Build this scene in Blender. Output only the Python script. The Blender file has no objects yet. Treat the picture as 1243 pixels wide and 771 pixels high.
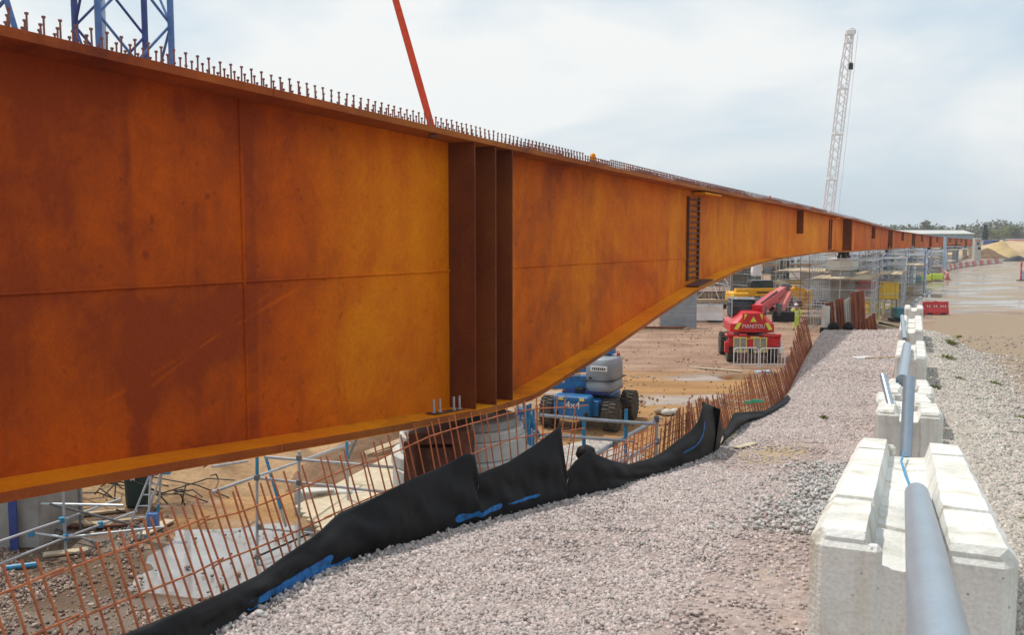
import bpy, bmesh, math, random
import numpy as np
from mathutils import Vector, Matrix, noise as mnoise
random.seed(7); RNG = np.random.default_rng(7)
R = math.radians
S = bpy.context.scene
COL = S.collection

# ------------------------------------------------------------------ camera
TH = R(5.12); CT, ST = math.cos(TH), math.sin(TH); CZ = 6.2
cam_d = bpy.data.cameras.new('camera'); cam = bpy.data.objects.new('camera', cam_d); COL.objects.link(cam)
cam.location = (0, 0, CZ); cam.rotation_euler = (R(90) - TH, 0, 0)
cam_d.sensor_width = 36; cam_d.lens = 36 * 1100 / 1243; cam_d.clip_start = 0.05; cam_d.clip_end = 9000
cam_d.dof.use_dof = True; cam_d.dof.focus_distance = 15; cam_d.dof.aperture_fstop = 6.3
S.camera = cam
S.render.resolution_x, S.render.resolution_y = 1024, 636

# ------------------------------------------------------------------ light
SUN_EL, SUN_AZ = 62, -42          # azimuth clockwise from +Y
W = bpy.data.worlds.new('World'); S.world = W; W.use_nodes = True
nt = W.node_tree; nt.nodes.clear()
def wn(t, **k):
    n = nt.nodes.new(t)
    for a, v in k.items(): setattr(n, a, v)
    return n
out = wn('ShaderNodeOutputWorld'); bg = wn('ShaderNodeBackground'); sky = wn('ShaderNodeTexSky')
sky.sky_type = 'NISHITA'; sky.sun_disc = False; sky.sun_elevation = R(SUN_EL); sky.sun_rotation = R(SUN_AZ % 360)
sky.air_density = 1.2; sky.dust_density = 2.0
tc = wn('ShaderNodeTexCoord'); mp = wn('ShaderNodeMapping'); mp.inputs['Scale'].default_value = (1.0, 1.0, 2.6)
mp.inputs['Location'].default_value = (1.35, 0.4, 0.15)
n1 = wn('ShaderNodeTexNoise'); n1.inputs['Scale'].default_value = 2.6; n1.inputs['Detail'].default_value = 7; n1.inputs['Roughness'].default_value = 0.5
n1.inputs['Distortion'].default_value = 0.25
cr = wn('ShaderNodeValToRGB'); cr.color_ramp.elements[0].position = 0.40; cr.color_ramp.elements[0].color = (0, 0, 0, 1)
cr.color_ramp.elements[1].position = 0.60; cr.color_ramp.elements[1].color = (1, 1, 1, 1)
haze = wn('ShaderNodeMix', data_type='RGBA'); haze.inputs[0].default_value = 0.86
haze.inputs[7].default_value = (5.5, 6.65, 7.5, 1)          # thin veil of cloud over the blue
cloud = wn('ShaderNodeMix', data_type='RGBA'); cloud.inputs[7].default_value = (8.0, 8.15, 8.1, 1)
L = nt.links.new
sx = wn('ShaderNodeSeparateXYZ'); L(tc.outputs['Generated'], sx.inputs[0]); mm = wn('ShaderNodeMath', operation='MULTIPLY_ADD'); mm.inputs[1].default_value = -0.09
L(sx.outputs[0], mm.inputs[0]); L(n1.outputs[0], mm.inputs[2])      # the veil thickens towards the west
L(tc.outputs['Generated'], mp.inputs[0]); L(mp.outputs[0], n1.inputs['Vector']); L(mm.outputs[0], cr.inputs[0])
L(sky.outputs[0], haze.inputs[6]); L(haze.outputs[2], cloud.inputs[6]); L(cr.outputs[0], cloud.inputs[0])
L(cloud.outputs[2], bg.inputs[0]); bg.inputs[1].default_value = 0.1; L(bg.outputs[0], out.inputs[0])
sun_d = bpy.data.lights.new('sun', 'SUN'); sun = bpy.data.objects.new('sun', sun_d); COL.objects.link(sun)
sun_d.energy = 2.6; sun_d.angle = R(1.5); sun_d.color = (1, 0.95, 0.87)
sdir = Vector((math.sin(R(SUN_AZ)) * math.cos(R(SUN_EL)), math.cos(R(SUN_AZ)) * math.cos(R(SUN_EL)), math.sin(R(SUN_EL))))
sun.rotation_euler = sdir.to_track_quat('Z', 'Y').to_euler(); sun.location = (-20, 20, 40)
S.view_settings.view_transform = 'Standard'; S.view_settings.look = 'None'; S.view_settings.exposure = 0.22; S.view_settings.gamma = 1
S.cycles.max_bounces = 6; S.cycles.diffuse_bounces = 4; S.cycles.glossy_bounces = 3; S.cycles.transmission_bounces = 4

# ------------------------------------------------------------------ surveying helpers: photo pixel -> point in the place
def slo(px, py):
    a = (px - 621.5) / 1100; b = -(py - 385.5) / 1100; q = CT + b * ST
    return a / q, (-ST + b * CT) / q
def P(px, py, D):
    s, t = slo(px, py); return Vector((s * D, D, CZ + t * D))
def G(px, py, z=0.0):
    s, t = slo(px, py); D = (z - CZ) / t; return Vector((s * D, D, z))
def proj(p):
    x, y, z = p[0], p[1], p[2] - CZ
    zc = y * CT - z * ST; yc = y * ST + z * CT
    return 621.5 + 1100 * x / zc, 385.5 - 1100 * yc / zc

# ------------------------------------------------------------------ materials
def pmat(name, c1, c2=None, scale=3.0, rough=0.7, metal=0.0, bump=0.0, bscale=40.0, detail=5, stretch=(1, 1, 1), coord='P', lo=0.35, hi=0.65, c3=None, spec=0.4, fine=0.0, pits=False):
    m = bpy.data.materials.new(name); m.use_nodes = True
    t = m.node_tree; N = t.nodes; K = t.links.new
    b = N['Principled BSDF']; b.inputs['Roughness'].default_value = rough; b.inputs['Metallic'].default_value = metal
    b.inputs['Specular IOR Level'].default_value = spec
    if coord == 'P': src = N.new('ShaderNodeNewGeometry').outputs['Position']
    else: src = N.new('ShaderNodeTexCoord').outputs['Object']
    mpn = N.new('ShaderNodeMapping'); mpn.inputs['Scale'].default_value = stretch; K(src, mpn.inputs[0])
    if c2 is None: c2 = tuple(v * 0.8 for v in c1)
    nz = N.new('ShaderNodeTexNoise'); nz.inputs['Scale'].default_value = scale; nz.inputs['Detail'].default_value = detail; nz.inputs['Roughness'].default_value = 0.6
    K(mpn.outputs[0], nz.inputs['Vector'])
    r = N.new('ShaderNodeValToRGB'); e = r.color_ramp.elements
    e[0].position = lo; e[0].color = (*c2, 1); e[1].position = hi; e[1].color = (*c1, 1)
    if c3: x = e.new((lo + hi) / 2); x.color = (*c3, 1)
    K(nz.outputs[0], r.inputs[0]); colour = r.outputs[0]
    if fine:
        f = N.new('ShaderNodeTexNoise'); f.inputs['Scale'].default_value = bscale; f.inputs['Detail'].default_value = 3; K(mpn.outputs[0], f.inputs['Vector'])
        fr = N.new('ShaderNodeMapRange'); fr.inputs[1].default_value = 0.3; fr.inputs[2].default_value = 0.7; fr.inputs[3].default_value = 1 - fine; fr.inputs[4].default_value = 1 + fine; K(f.outputs[0], fr.inputs[0])
        mx = N.new('ShaderNodeMix'); mx.data_type = 'RGBA'; mx.blend_type = 'MULTIPLY'; mx.inputs[0].default_value = 1
        K(colour, mx.inputs[6]); K(fr.outputs[0], mx.inputs[7]); colour = mx.outputs[2]
    if pits:           # air holes, mud splash and drip stains of cast concrete
        vo = N.new('ShaderNodeTexVoronoi'); vo.inputs['Scale'].default_value = 17; K(mpn.outputs[0], vo.inputs['Vector'])
        pr = N.new('ShaderNodeMapRange'); pr.inputs[1].default_value = 0.06; pr.inputs[2].default_value = 0.11; pr.inputs[3].default_value = 0.45; pr.inputs[4].default_value = 1.0; K(vo.outputs['Distance'], pr.inputs[0])
        ms = N.new('ShaderNodeMapping'); ms.inputs['Scale'].default_value = (6, 6, 0.7); K(src, ms.inputs[0])
        dn = N.new('ShaderNodeTexNoise'); dn.inputs['Scale'].default_value = 1.0; dn.inputs['Detail'].default_value = 5; K(ms.outputs[0], dn.inputs['Vector'])
        dr = N.new('ShaderNodeMapRange'); dr.inputs[1].default_value = 0.52; dr.inputs[2].default_value = 0.72; K(dn.outputs[0], dr.inputs[0])
        for fac, c_ in ((dr.outputs[0], (0.80, 0.74, 0.64, 1)), (None, None)):
            mx = N.new('ShaderNodeMix'); mx.data_type = 'RGBA'; mx.blend_type = 'MULTIPLY'; K(colour, mx.inputs[6])
            if fac is not None: K(fac, mx.inputs[0]); mx.inputs[7].default_value = c_
            else: mx.inputs[0].default_value = 1; K(pr.outputs[0], mx.inputs[7])
            colour = mx.outputs[2]
    K(colour, b.inputs['Base Color'])
    if bump:
        bn = N.new('ShaderNodeTexNoise'); bn.inputs['Scale'].default_value = bscale; bn.inputs['Detail'].default_value = 4; K(mpn.outputs[0], bn.inputs['Vector'])
        bp = N.new('ShaderNodeBump'); bp.inputs['Strength'].default_value = bump; bp.inputs['Distance'].default_value = 0.02
        K(bn.outputs[0], bp.inputs['Height']); K(bp.outputs[0], b.inputs['Normal'])
    return m

def rust_mat(name, dark, mid, bright, lo=0.3, hi=0.72, streak=0.5, tone=None):
    """weathering steel: large cloudy patches, vertical run-down streaks, fine speckle; coordinates run along the girder"""
    m = bpy.data.materials.new(name); m.use_nodes = True
    t = m.node_tree; N = t.nodes; K = t.links.new
    b = N['Principled BSDF']; b.inputs['Roughness'].default_value = 0.72; b.inputs['Specular IOR Level'].default_value = 0.12
    g = N.new('ShaderNodeNewGeometry'); mp = N.new('ShaderNodeMapping'); mp.inputs['Rotation'].default_value = (0, 0, R(-64.3)); K(g.outputs['Position'], mp.inputs[0])
    def nz(scale, detail, st, rough=0.55, dist=0.0):
        mm = N.new('ShaderNodeMapping'); mm.inputs['Scale'].default_value = st; K(mp.outputs[0], mm.inputs[0])
        n = N.new('ShaderNodeTexNoise'); n.inputs['Scale'].default_value = scale; n.inputs['Detail'].default_value = detail; n.inputs['Roughness'].default_value = rough; n.inputs['Distortion'].default_value = dist
        K(mm.outputs[0], n.inputs['Vector']); return n.outputs[0]
    def math_(op, a, c):
        n = N.new('ShaderNodeMath'); n.operation = op
        for i, v in enumerate((a, c)):
            if isinstance(v, (int, float)): n.inputs[i].default_value = v
            else: K(v, n.inputs[i])
        return n.outputs[0]
    big = nz(0.30, 5, (1, 1, 0.85), 0.5, 1.1)
    stk = nz(2.2, 4, (1, 1, 0.10), 0.6)
    mot = nz(2.6, 7, (1, 1, 0.9), 0.68, 0.5)
    v = math_('ADD', math_('ADD', math_('MULTIPLY', big, 0.60), 0.145), math_('ADD', math_('MULTIPLY', stk, 0.15 * streak * 2), 0.035 * streak * 2))
    v = math_('ADD', v, math_('MULTIPLY', math_('SUBTRACT', mot, 0.5), 0.30))
    sepm = N.new('ShaderNodeSeparateXYZ'); K(mp.outputs[0], sepm.inputs[0])
    if tone:           # how far each plate has weathered, along the girder (distance -> tone)
        tr = N.new('ShaderNodeMapRange'); tr.inputs[1].default_value = tone[0][0]; tr.inputs[2].default_value = tone[-1][0]; K(sepm.outputs[0], tr.inputs[0])
        rr = N.new('ShaderNodeValToRGB'); el = rr.color_ramp.elements; span = tone[-1][0] - tone[0][0]
        el[0].color = (tone[0][1],) * 3 + (1,); el[1].color = (tone[-1][1],) * 3 + (1,)
        for s_, t_ in tone[1:-1]: q = el.new((s_ - tone[0][0]) / span); q.color = (t_, t_, t_, 1)
        K(tr.outputs[0], rr.inputs[0]); v = math_('ADD', v, math_('MULTIPLY', math_('SUBTRACT', rr.outputs[0], 0.5), 0.62))
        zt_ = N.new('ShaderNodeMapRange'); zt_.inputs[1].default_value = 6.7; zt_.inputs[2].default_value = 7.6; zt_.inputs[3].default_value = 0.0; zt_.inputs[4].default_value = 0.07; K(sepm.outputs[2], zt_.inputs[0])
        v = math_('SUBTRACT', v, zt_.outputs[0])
        run = nz(5.0, 3, (1, 1, 0.035), 0.5); rn = N.new('ShaderNodeMapRange'); rn.inputs[1].default_value = 0.58; rn.inputs[2].default_value = 0.75; rn.inputs[4].default_value = 0.05; K(run, rn.inputs[0]); v = math_('SUBTRACT', v, rn.outputs[0])
        ds = math_('ABSOLUTE', math_('SUBTRACT', sepm.outputs[0], 5.76), 0)     # old water run on the lower left plate
        d1 = N.new('ShaderNodeMapRange'); d1.inputs[1].default_value = 0.16; d1.inputs[2].default_value = 0.08; K(math_('ADD', ds, math_('MULTIPLY', math_('SUBTRACT', mot, 0.5), 0.10)), d1.inputs[0])
        d2 = N.new('ShaderNodeMapRange'); d2.inputs[1].default_value = 5.66; d2.inputs[2].default_value = 5.45; d2.inputs[4].default_value = 0.085; K(sepm.outputs[2], d2.inputs[0])
        v = math_('SUBTRACT', v, math_('MULTIPLY', d1.outputs[0], d2.outputs[0]))
        for k_, (x0_, z0_, x1_, z1_) in enumerate(((5.3, 4.75, 8.1, 5.66), (6.0, 5.0, 7.6, 5.62), (5.6, 4.7, 7.0, 5.35))):   # drag scuffs left by a sling
            ln_ = math.hypot(x1_ - x0_, z1_ - z0_); ax_, az_ = (x1_ - x0_) / ln_, (z1_ - z0_) / ln_
            u_ = math_('ADD', math_('MULTIPLY', math_('SUBTRACT', sepm.outputs[0], x0_), ax_), math_('MULTIPLY', math_('SUBTRACT', sepm.outputs[2], z0_), az_))
            w_ = math_('ABSOLUTE', math_('SUBTRACT', math_('MULTIPLY', math_('SUBTRACT', sepm.outputs[0], x0_), -az_), math_('MULTIPLY', math_('SUBTRACT', sepm.outputs[2], z0_), -ax_)), 0)
            q1 = N.new('ShaderNodeMapRange'); q1.inputs[1].default_value = 0.030; q1.inputs[2].default_value = 0.008; K(math_('ADD', w_, math_('MULTIPLY', math_('SUBTRACT', mot, 0.5), 0.07)), q1.inputs[0])
            q2 = N.new('ShaderNodeMapRange'); q2.inputs[1].default_value = 0.0; q2.inputs[2].default_value = 0.3; q2.inputs[4].default_value = 0.07; K(u_, q2.inputs[0])
            q3 = N.new('ShaderNodeMapRange'); q3.inputs[1].default_value = ln_; q3.inputs[2].default_value = ln_ - 0.3; K(u_, q3.inputs[0])
            v = math_('ADD', v, math_('MULTIPLY', q1.outputs[0], math_('MULTIPLY', q2.outputs[0], q3.outputs[0])))
        lo_l = N.new('ShaderNodeMapRange'); lo_l.inputs[1].default_value = 7.6; lo_l.inputs[2].default_value = 7.0; K(sepm.outputs[0], lo_l.inputs[0])    # lower left plates stayed wet longer
        lo_z = N.new('ShaderNodeMapRange'); lo_z.inputs[1].default_value = 5.80; lo_z.inputs[2].default_value = 5.70; lo_z.inputs[4].default_value = 0.035; K(sepm.outputs[2], lo_z.inputs[0])
        v = math_('SUBTRACT', v, math_('MULTIPLY', lo_l.outputs[0], lo_z.outputs[0]))
        hz_ = math_('ABSOLUTE', math_('SUBTRACT', sepm.outputs[0], 7.25), 0); hq = N.new('ShaderNodeMapRange'); hq.inputs[1].default_value = 0.11; hq.inputs[2].default_value = 0.06; hq.inputs[4].default_value = 0.06; K(hz_, hq.inputs[0]); v = math_('SUBTRACT', v, hq.outputs[0])
        spot = nz(7.5, 2, (1, 1, 1), 0.5); sn = N.new('ShaderNodeMapRange'); sn.inputs[1].default_value = 0.66; sn.inputs[2].default_value = 0.76; sn.inputs[4].default_value = 0.10; K(spot, sn.inputs[0]); v = math_('SUBTRACT', v, sn.outputs[0])
    r = N.new('ShaderNodeValToRGB'); e = r.color_ramp.elements
    e[0].position = lo + 0.1; e[0].color = (*dark, 1); e[1].position = hi - 0.06; e[1].color = (*bright, 1)
    x = e.new((lo + hi) / 2 - 0.015); x.color = (*mid, 1)
    K(v, r.inputs[0])
    fine = nz(28, 6, (1, 1, 0.8), 0.75)
    fr = N.new('ShaderNodeMapRange'); fr.inputs[1].default_value = 0.3; fr.inputs[2].default_value = 0.7; fr.inputs[3].default_value = 0.84; fr.inputs[4].default_value = 1.14; K(fine, fr.inputs[0])
    mx = N.new('ShaderNodeMix'); mx.data_type = 'RGBA'; mx.blend_type = 'MULTIPLY'; mx.inputs[0].default_value = 1
    K(r.outputs[0], mx.inputs[6]); K(fr.outputs[0], mx.inputs[7])
    # mill-scale hue drift: some plates weather redder
    hue = nz(0.16, 2, (1, 1, 0.5)); hr = N.new('ShaderNodeMapRange'); hr.inputs[1].default_value = 0.42; hr.inputs[2].default_value = 0.62
    lf = N.new('ShaderNodeMapRange'); lf.inputs[1].default_value = 6.5; lf.inputs[2].default_value = 10.5; lf.inputs[3].default_value = 0.16; lf.inputs[4].default_value = 0.0; K(sepm.outputs[0], lf.inputs[0]); K(math_('ADD', hue, lf.outputs[0]), hr.inputs[0])
    mh = N.new('ShaderNodeMix'); mh.data_type = 'RGBA'; mh.blend_type = 'MULTIPLY'; mh.inputs[7].default_value = (0.94, 0.66, 0.8, 1)
    K(hr.outputs[0], mh.inputs[0]); K(mx.outputs[2], mh.inputs[6]); K(mh.outputs[2], b.inputs['Base Color'])
    bp = N.new('ShaderNodeBump'); bp.inputs['Strength'].default_value = 0.12; bp.inputs['Distance'].default_value = 0.01; K(mot, bp.inputs['Height']); K(bp.outputs[0], b.inputs['Normal'])
    return m

M = {}
M['rust_web'] = rust_mat('rust_web', (0.31, 0.070, 0.012), (0.63, 0.155, 0.004), (0.88, 0.31, 0.003), lo=0.215, hi=0.795, streak=0.45,
    tone=[(-3.12 + 1.1095 * d_, t_) for d_, t_ in ((-6, .30), (5, .30), (6.5, .27), (8, .35), (9.2, .30), (9.3, .20), (10, .30), (10.7, .55), (11.6, .58), (12.9, .64), (15, .46), (16, .36), (18, .42), (21, .42), (24, .50), (25.3, .62), (26, .42), (30, .58), (40, .64), (58, .6), (75, .46), (110, .38), (318, .36))])
M['rust_flange'] = rust_mat('rust_flange', (0.46, 0.145, 0.010), (0.78, 0.28, 0.006), (0.90, 0.40, 0.010))
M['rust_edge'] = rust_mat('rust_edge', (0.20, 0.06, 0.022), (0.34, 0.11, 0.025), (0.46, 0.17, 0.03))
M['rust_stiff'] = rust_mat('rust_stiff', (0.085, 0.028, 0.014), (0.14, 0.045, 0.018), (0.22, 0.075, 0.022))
M['rust_dark'] = pmat('rust_dark', (0.16, 0.055, 0.03), (0.07, 0.03, 0.02), 6, 0.8)
M['rebar'] = pmat('rebar', (0.56, 0.18, 0.07), (0.36, 0.10, 0.045), 9, 0.8)
M['rebar_old'] = pmat('rebar_old', (0.40, 0.13, 0.06), (0.16, 0.055, 0.03), 3.0, 0.85)
M['net'] = pmat('net', (0.075, 0.095, 0.105), (0.04, 0.05, 0.055), 2, 0.9)
M['cap_white'] = pmat('cap_white', (0.66, 0.65, 0.60), (0.56, 0.55, 0.50), 1.2, 0.85)
M['rust_sheet'] = pmat('rust_sheet', (0.30, 0.10, 0.05), (0.16, 0.055, 0.035), 2.5, 0.8, stretch=(2, 2, 0.5), fine=0.2, bscale=18)
M['stud'] = pmat('stud', (0.30, 0.13, 0.10), (0.17, 0.08, 0.07), 14, 0.6, 0.2)
M['concrete'] = pmat('concrete', (0.56, 0.55, 0.51), (0.44, 0.43, 0.39), 2.2, 0.85, bump=0.25, bscale=55, fine=0.07, c3=(0.52, 0.51, 0.47))
M['concrete_block'] = pmat('concrete_block', (0.74, 0.73, 0.69), (0.50, 0.48, 0.42), 2.3, 0.85, bump=0.35, bscale=60, fine=0.09, lo=0.25, hi=0.50, detail=10, pits=True)
M['concrete_old'] = pmat('concrete_old', (0.36, 0.36, 0.34), (0.24, 0.24, 0.22), 1.6, 0.9, bump=0.2, bscale=40)
M['galv'] = pmat('galv', (0.50, 0.54, 0.57), (0.38, 0.42, 0.46), 5, 0.42, 0.35)
M['galv_pipe'] = pmat('galv_pipe', (0.38, 0.46, 0.54), (0.33, 0.41, 0.49), 2.5, 0.33, 0.45, fine=0.05, bscale=30)
M['galv_dark'] = pmat('galv_dark', (0.20, 0.22, 0.24), (0.11, 0.12, 0.13), 5, 0.6, 0.2)
M['blue_steel'] = pmat('blue_steel', (0.10, 0.21, 0.48), (0.06, 0.13, 0.35), 3, 0.45)
M['blue_dark'] = pmat('blue_dark', (0.045, 0.075, 0.28), (0.03, 0.05, 0.2), 3, 0.5)
M['blue_tube'] = pmat('blue_tube', (0.04, 0.30, 0.55), (0.03, 0.22, 0.42), 6, 0.5)
M['blue_machine'] = pmat('blue_machine', (0.02, 0.175, 0.42), (0.018, 0.12, 0.31), 3, 0.35, fine=0.1, bscale=12)
M['pale_blue'] = pmat('pale_blue', (0.42, 0.55, 0.72), (0.36, 0.48, 0.64), 2, 0.5)
M['grey_hood'] = pmat('grey_hood', (0.29, 0.33, 0.37), (0.23, 0.27, 0.31), 2, 0.45)
M['cream'] = pmat('cream', (0.62, 0.56, 0.50), (0.52, 0.46, 0.40), 2, 0.6)
M['white_paint'] = pmat('white_paint', (0.78, 0.78, 0.78), (0.66, 0.66, 0.67), 2, 0.5)
M['crane_white'] = pmat('crane_white', (0.84, 0.85, 0.87), (0.74, 0.75, 0.78), 2, 0.5)
M['red_paint'] = pmat('red_paint', (0.62, 0.022, 0.030), (0.46, 0.018, 0.024), 3, 0.35, fine=0.1, bscale=10)
M['red_plastic'] = pmat('red_plastic', (0.62, 0.045, 0.045), (0.50, 0.04, 0.04), 2, 0.5)
M['red_faded'] = pmat('red_faded', (0.60, 0.19, 0.18), (0.5, 0.13, 0.12), 2, 0.6)
M['yellow_paint'] = pmat('yellow_paint', (0.86, 0.44, 0.015), (0.74, 0.36, 0.015), 3, 0.4, fine=0.1, bscale=10)
M['yellow_box'] = pmat('yellow_box', (0.75, 0.52, 0.06), (0.68, 0.46, 0.05), 2, 0.5)
M['yellow_pale'] = pmat('yellow_pale', (0.72, 0.62, 0.22), (0.6, 0.5, 0.16), 2, 0.5)
M['hivis'] = pmat('hivis', (0.62, 0.80, 0.10), (0.52, 0.68, 0.08), 6, 0.7)
M['reflect'] = pmat('reflect', (0.7, 0.7, 0.7), (0.6, 0.6, 0.6), 6, 0.4)
M['lime'] = pmat('lime', (0.72, 0.78, 0.08), (0.62, 0.68, 0.06), 6, 0.4)
M['black'] = pmat('black', (0.020, 0.020, 0.022), (0.012, 0.012, 0.013), 4, 0.6)
M['tyre'] = pmat('tyre', (0.10, 0.085, 0.065), (0.035, 0.032, 0.03), 7, 0.9)
M['rim'] = pmat('rim', (0.42, 0.42, 0.40), (0.3, 0.28, 0.25), 7, 0.6)
M['glass'] = pmat('glass', (0.05, 0.09, 0.11), (0.02, 0.035, 0.045), 2, 0.08, spec=0.6)
M['strap'] = pmat('strap', (0.72, 0.075, 0.02), (0.58, 0.055, 0.018), 20, 0.7)
M['timber'] = pmat('timber', (0.48, 0.37, 0.24), (0.33, 0.24, 0.15), 5, 0.85, stretch=(1, 1, 4))
M['timber_pale'] = pmat('timber_pale', (0.58, 0.50, 0.36), (0.46, 0.38, 0.26), 4, 0.85)
M['skin'] = pmat('skin', (0.45, 0.24, 0.17), (0.4, 0.2, 0.14), 6, 0.6)
M['leaf'] = pmat('leaf', (0.24, 0.30, 0.08), (0.12, 0.17, 0.04), 9, 0.8, c3=(0.26, 0.25, 0.10))
M['leaf_far'] = pmat('leaf_far', (0.20, 0.20, 0.13), (0.12, 0.13, 0.09), 0.07, 0.9)
M['leaf_pale'] = pmat('leaf_pale', (0.27, 0.28, 0.11), (0.17, 0.18, 0.08), 0.2, 0.9)
M['conifer'] = pmat('conifer', (0.022, 0.055, 0.045), (0.012, 0.035, 0.03), 0.5, 0.9)
M['bark'] = pmat('bark', (0.10, 0.075, 0.055), (0.06, 0.045, 0.035), 2, 0.9)
M['roof_pale'] = pmat('roof_pale', (0.55, 0.55, 0.51), (0.48, 0.48, 0.45), 0.1, 0.7)
M['wall_blue'] = pmat('wall_blue', (0.30, 0.38, 0.42), (0.26, 0.34, 0.38), 0.1, 0.7)
M['cabin_blue'] = pmat('cabin_blue', (0.05, 0.10, 0.24), (0.04, 0.08, 0.2), 0.3, 0.6)
M['spray'] = pmat('spray', (0.012, 0.15, 0.44), (0.016, 0.05, 0.13), 16, 0.7, lo=0.34, hi=0.52)
M['soil'] = pmat('soil', (0.42, 0.275, 0.145), (0.30, 0.18, 0.09), 0.9, 0.95, bump=0.5, bscale=9, fine=0.16)
M['soil_brown'] = pmat('soil_brown', (0.24, 0.14, 0.08), (0.15, 0.09, 0.05), 0.9, 0.95, bump=0.5, bscale=9, fine=0.2)
M['sand_yellow'] = pmat('sand_yellow', (0.56, 0.41, 0.20), (0.46, 0.33, 0.16), 0.4, 0.95)
M['sand_tan'] = pmat('sand_tan', (0.55, 0.40, 0.24), (0.44, 0.30, 0.17), 0.15, 0.95, bump=0.6, bscale=1.5)
M['pale_stone'] = pmat('pale_stone', (0.5, 0.46, 0.42), (0.34, 0.31, 0.28), 7, 0.9, bump=0.7, bscale=14, fine=0.3)
def water(name, col, rough, lo=0.0):
    m = pmat(name, col, (col[0] * 0.74, col[1] * 0.68, col[2] * 0.62), 0.5, rough, spec=1.0, bump=0.05, bscale=7, stretch=(1, 1.6, 1)); return m
M['water'] = water('water', (0.35, 0.34, 0.33), 0.012)
M['water_tan'] = water('water_tan', (0.40, 0.25, 0.11), 0.16)
M['water_road'] = water('water_road', (0.34, 0.31, 0.28), 0.12)

# ------------------------------------------------------------------ mesh helpers
WL = {}                                        # object -> location of its origin in the place
class MB:
    def __init__(self): self.v = []; self.f = []
    def add(self, vs, fs):
        o = len(self.v); self.v += [tuple(p) for p in vs]; self.f += [tuple(i + o for i in f) for f in fs]
    def box(self, c, s, rz=0.0, rx=0.0, ry=0.0):
        m = Matrix.Translation(Vector(c)) @ Matrix.Rotation(rz, 4, 'Z') @ Matrix.Rotation(ry, 4, 'Y') @ Matrix.Rotation(rx, 4, 'X')
        h = [x / 2 for x in s]
        vs = [m @ Vector((sx * h[0], sy * h[1], sz * h[2])) for sx in (-1, 1) for sy in (-1, 1) for sz in (-1, 1)]
        self.add(vs, [(0, 1, 3, 2), (4, 6, 7, 5), (0, 4, 5, 1), (2, 3, 7, 6), (0, 2, 6, 4), (1, 5, 7, 3)])
    def tube(self, p0, p1, r, n=8, r1=None):
        p0, p1 = Vector(p0), Vector(p1); r1 = r if r1 is None else r1
        q = (p1 - p0).to_track_quat('Z', 'Y'); vs = []
        for p, rr in ((p0, r), (p1, r1)):
            for i in range(n):
                a = 2 * math.pi * i / n; vs.append(p + q @ Vector((rr * math.cos(a), rr * math.sin(a), 0)))
        self.add(vs, [(i, (i + 1) % n, n + (i + 1) % n, n + i) for i in range(n)] + [tuple(range(n))[::-1], tuple(range(n, 2 * n))])
    def prism(self, poly, z0, z1):             # polygon (x, y) extruded in z
        n = len(poly)
        self.add([(x, y, z0) for x, y in poly] + [(x, y, z1) for x, y in poly],
                 [(i, (i + 1) % n, n + (i + 1) % n, n + i) for i in range(n)] + [tuple(range(n))[::-1], tuple(range(n, 2 * n))])
    def loft(self, rings, cap=True):
        n = len(rings[0]); o = len(self.v)
        for r in rings: self.v += [tuple(p) for p in r]
        for k in range(len(rings) - 1):
            a = o + k * n; b = a + n
            self.f += [(a + i, a + (i + 1) % n, b + (i + 1) % n, b + i) for i in range(n)]
        if cap: self.f += [tuple(range(o, o + n))[::-1], tuple(range(o + (len(rings) - 1) * n, o + len(rings) * n))]
    def lathe(self, c, prof, n=16, axis='Z'):
        rings = []
        for r, h in prof:
            ring = []
            for i in range(n):
                a = 2 * math.pi * i / n; p = (r * math.cos(a), r * math.sin(a), h)
                if axis == 'X': p = (p[2], p[0], p[1])
                if axis == 'Y': p = (p[1], p[2], p[0])
                ring.append((c[0] + p[0], c[1] + p[1], c[2] + p[2]))
            rings.append(ring)
        self.loft(rings)
    def mesh(self, name, mat, off=(0, 0, 0), bevel=0.0, smooth=False):
        me = bpy.data.meshes.new(name)
        me.from_pydata([(a - off[0], b - off[1], c - off[2]) for a, b, c in self.v], [], self.f)
        bm = bmesh.new(); bm.from_mesh(me); bmesh.ops.recalc_face_normals(bm, faces=bm.faces)
        if bevel: bmesh.ops.bevel(bm, geom=[e for e in bm.edges if len(e.link_faces) == 2 and e.calc_face_angle(0) > 0.5], offset=bevel, segments=1, affect='EDGES', clamp_overlap=True)
        bm.to_mesh(me); bm.free(); me.materials.append(M[mat] if isinstance(mat, str) else mat)
        if smooth: me.polygons.foreach_set('use_smooth', [True] * len(me.polygons))
        return me
    def build(self, name, mat, parent=None, bevel=0.0, smooth=False, origin=None):
        base = WL[parent] if parent else Vector((0, 0, 0))
        loc = Vector(origin) if origin is not None else base
        o = bpy.data.objects.new(name, self.mesh(name, mat, loc, bevel, smooth)); COL.objects.link(o)
        o.location = loc - base
        if parent: o.parent = parent
        WL[o] = loc; return o
def tag(o, label=None, cat=None, group=None, kind=None):
    if label: o['label'] = label
    if cat: o['category'] = cat
    if group: o['group'] = group
    if kind: o['kind'] = kind
    return o
def thing(name, loc, label, cat, group=None):
    o = bpy.data.objects.new(name, None); COL.objects.link(o); o.location = loc; o.empty_display_size = 0.2
    WL[o] = Vector(loc); return tag(o, label, cat, group)
_unit = {}
def unit_tube(mat, n=8):
    k = (mat, n)
    if k not in _unit:
        b = MB(); b.tube((0, 0, 0), (0, 0, 1), 1, n); _unit[k] = b.mesh('tube_' + mat, mat, smooth=False)
    return _unit[k]
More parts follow.
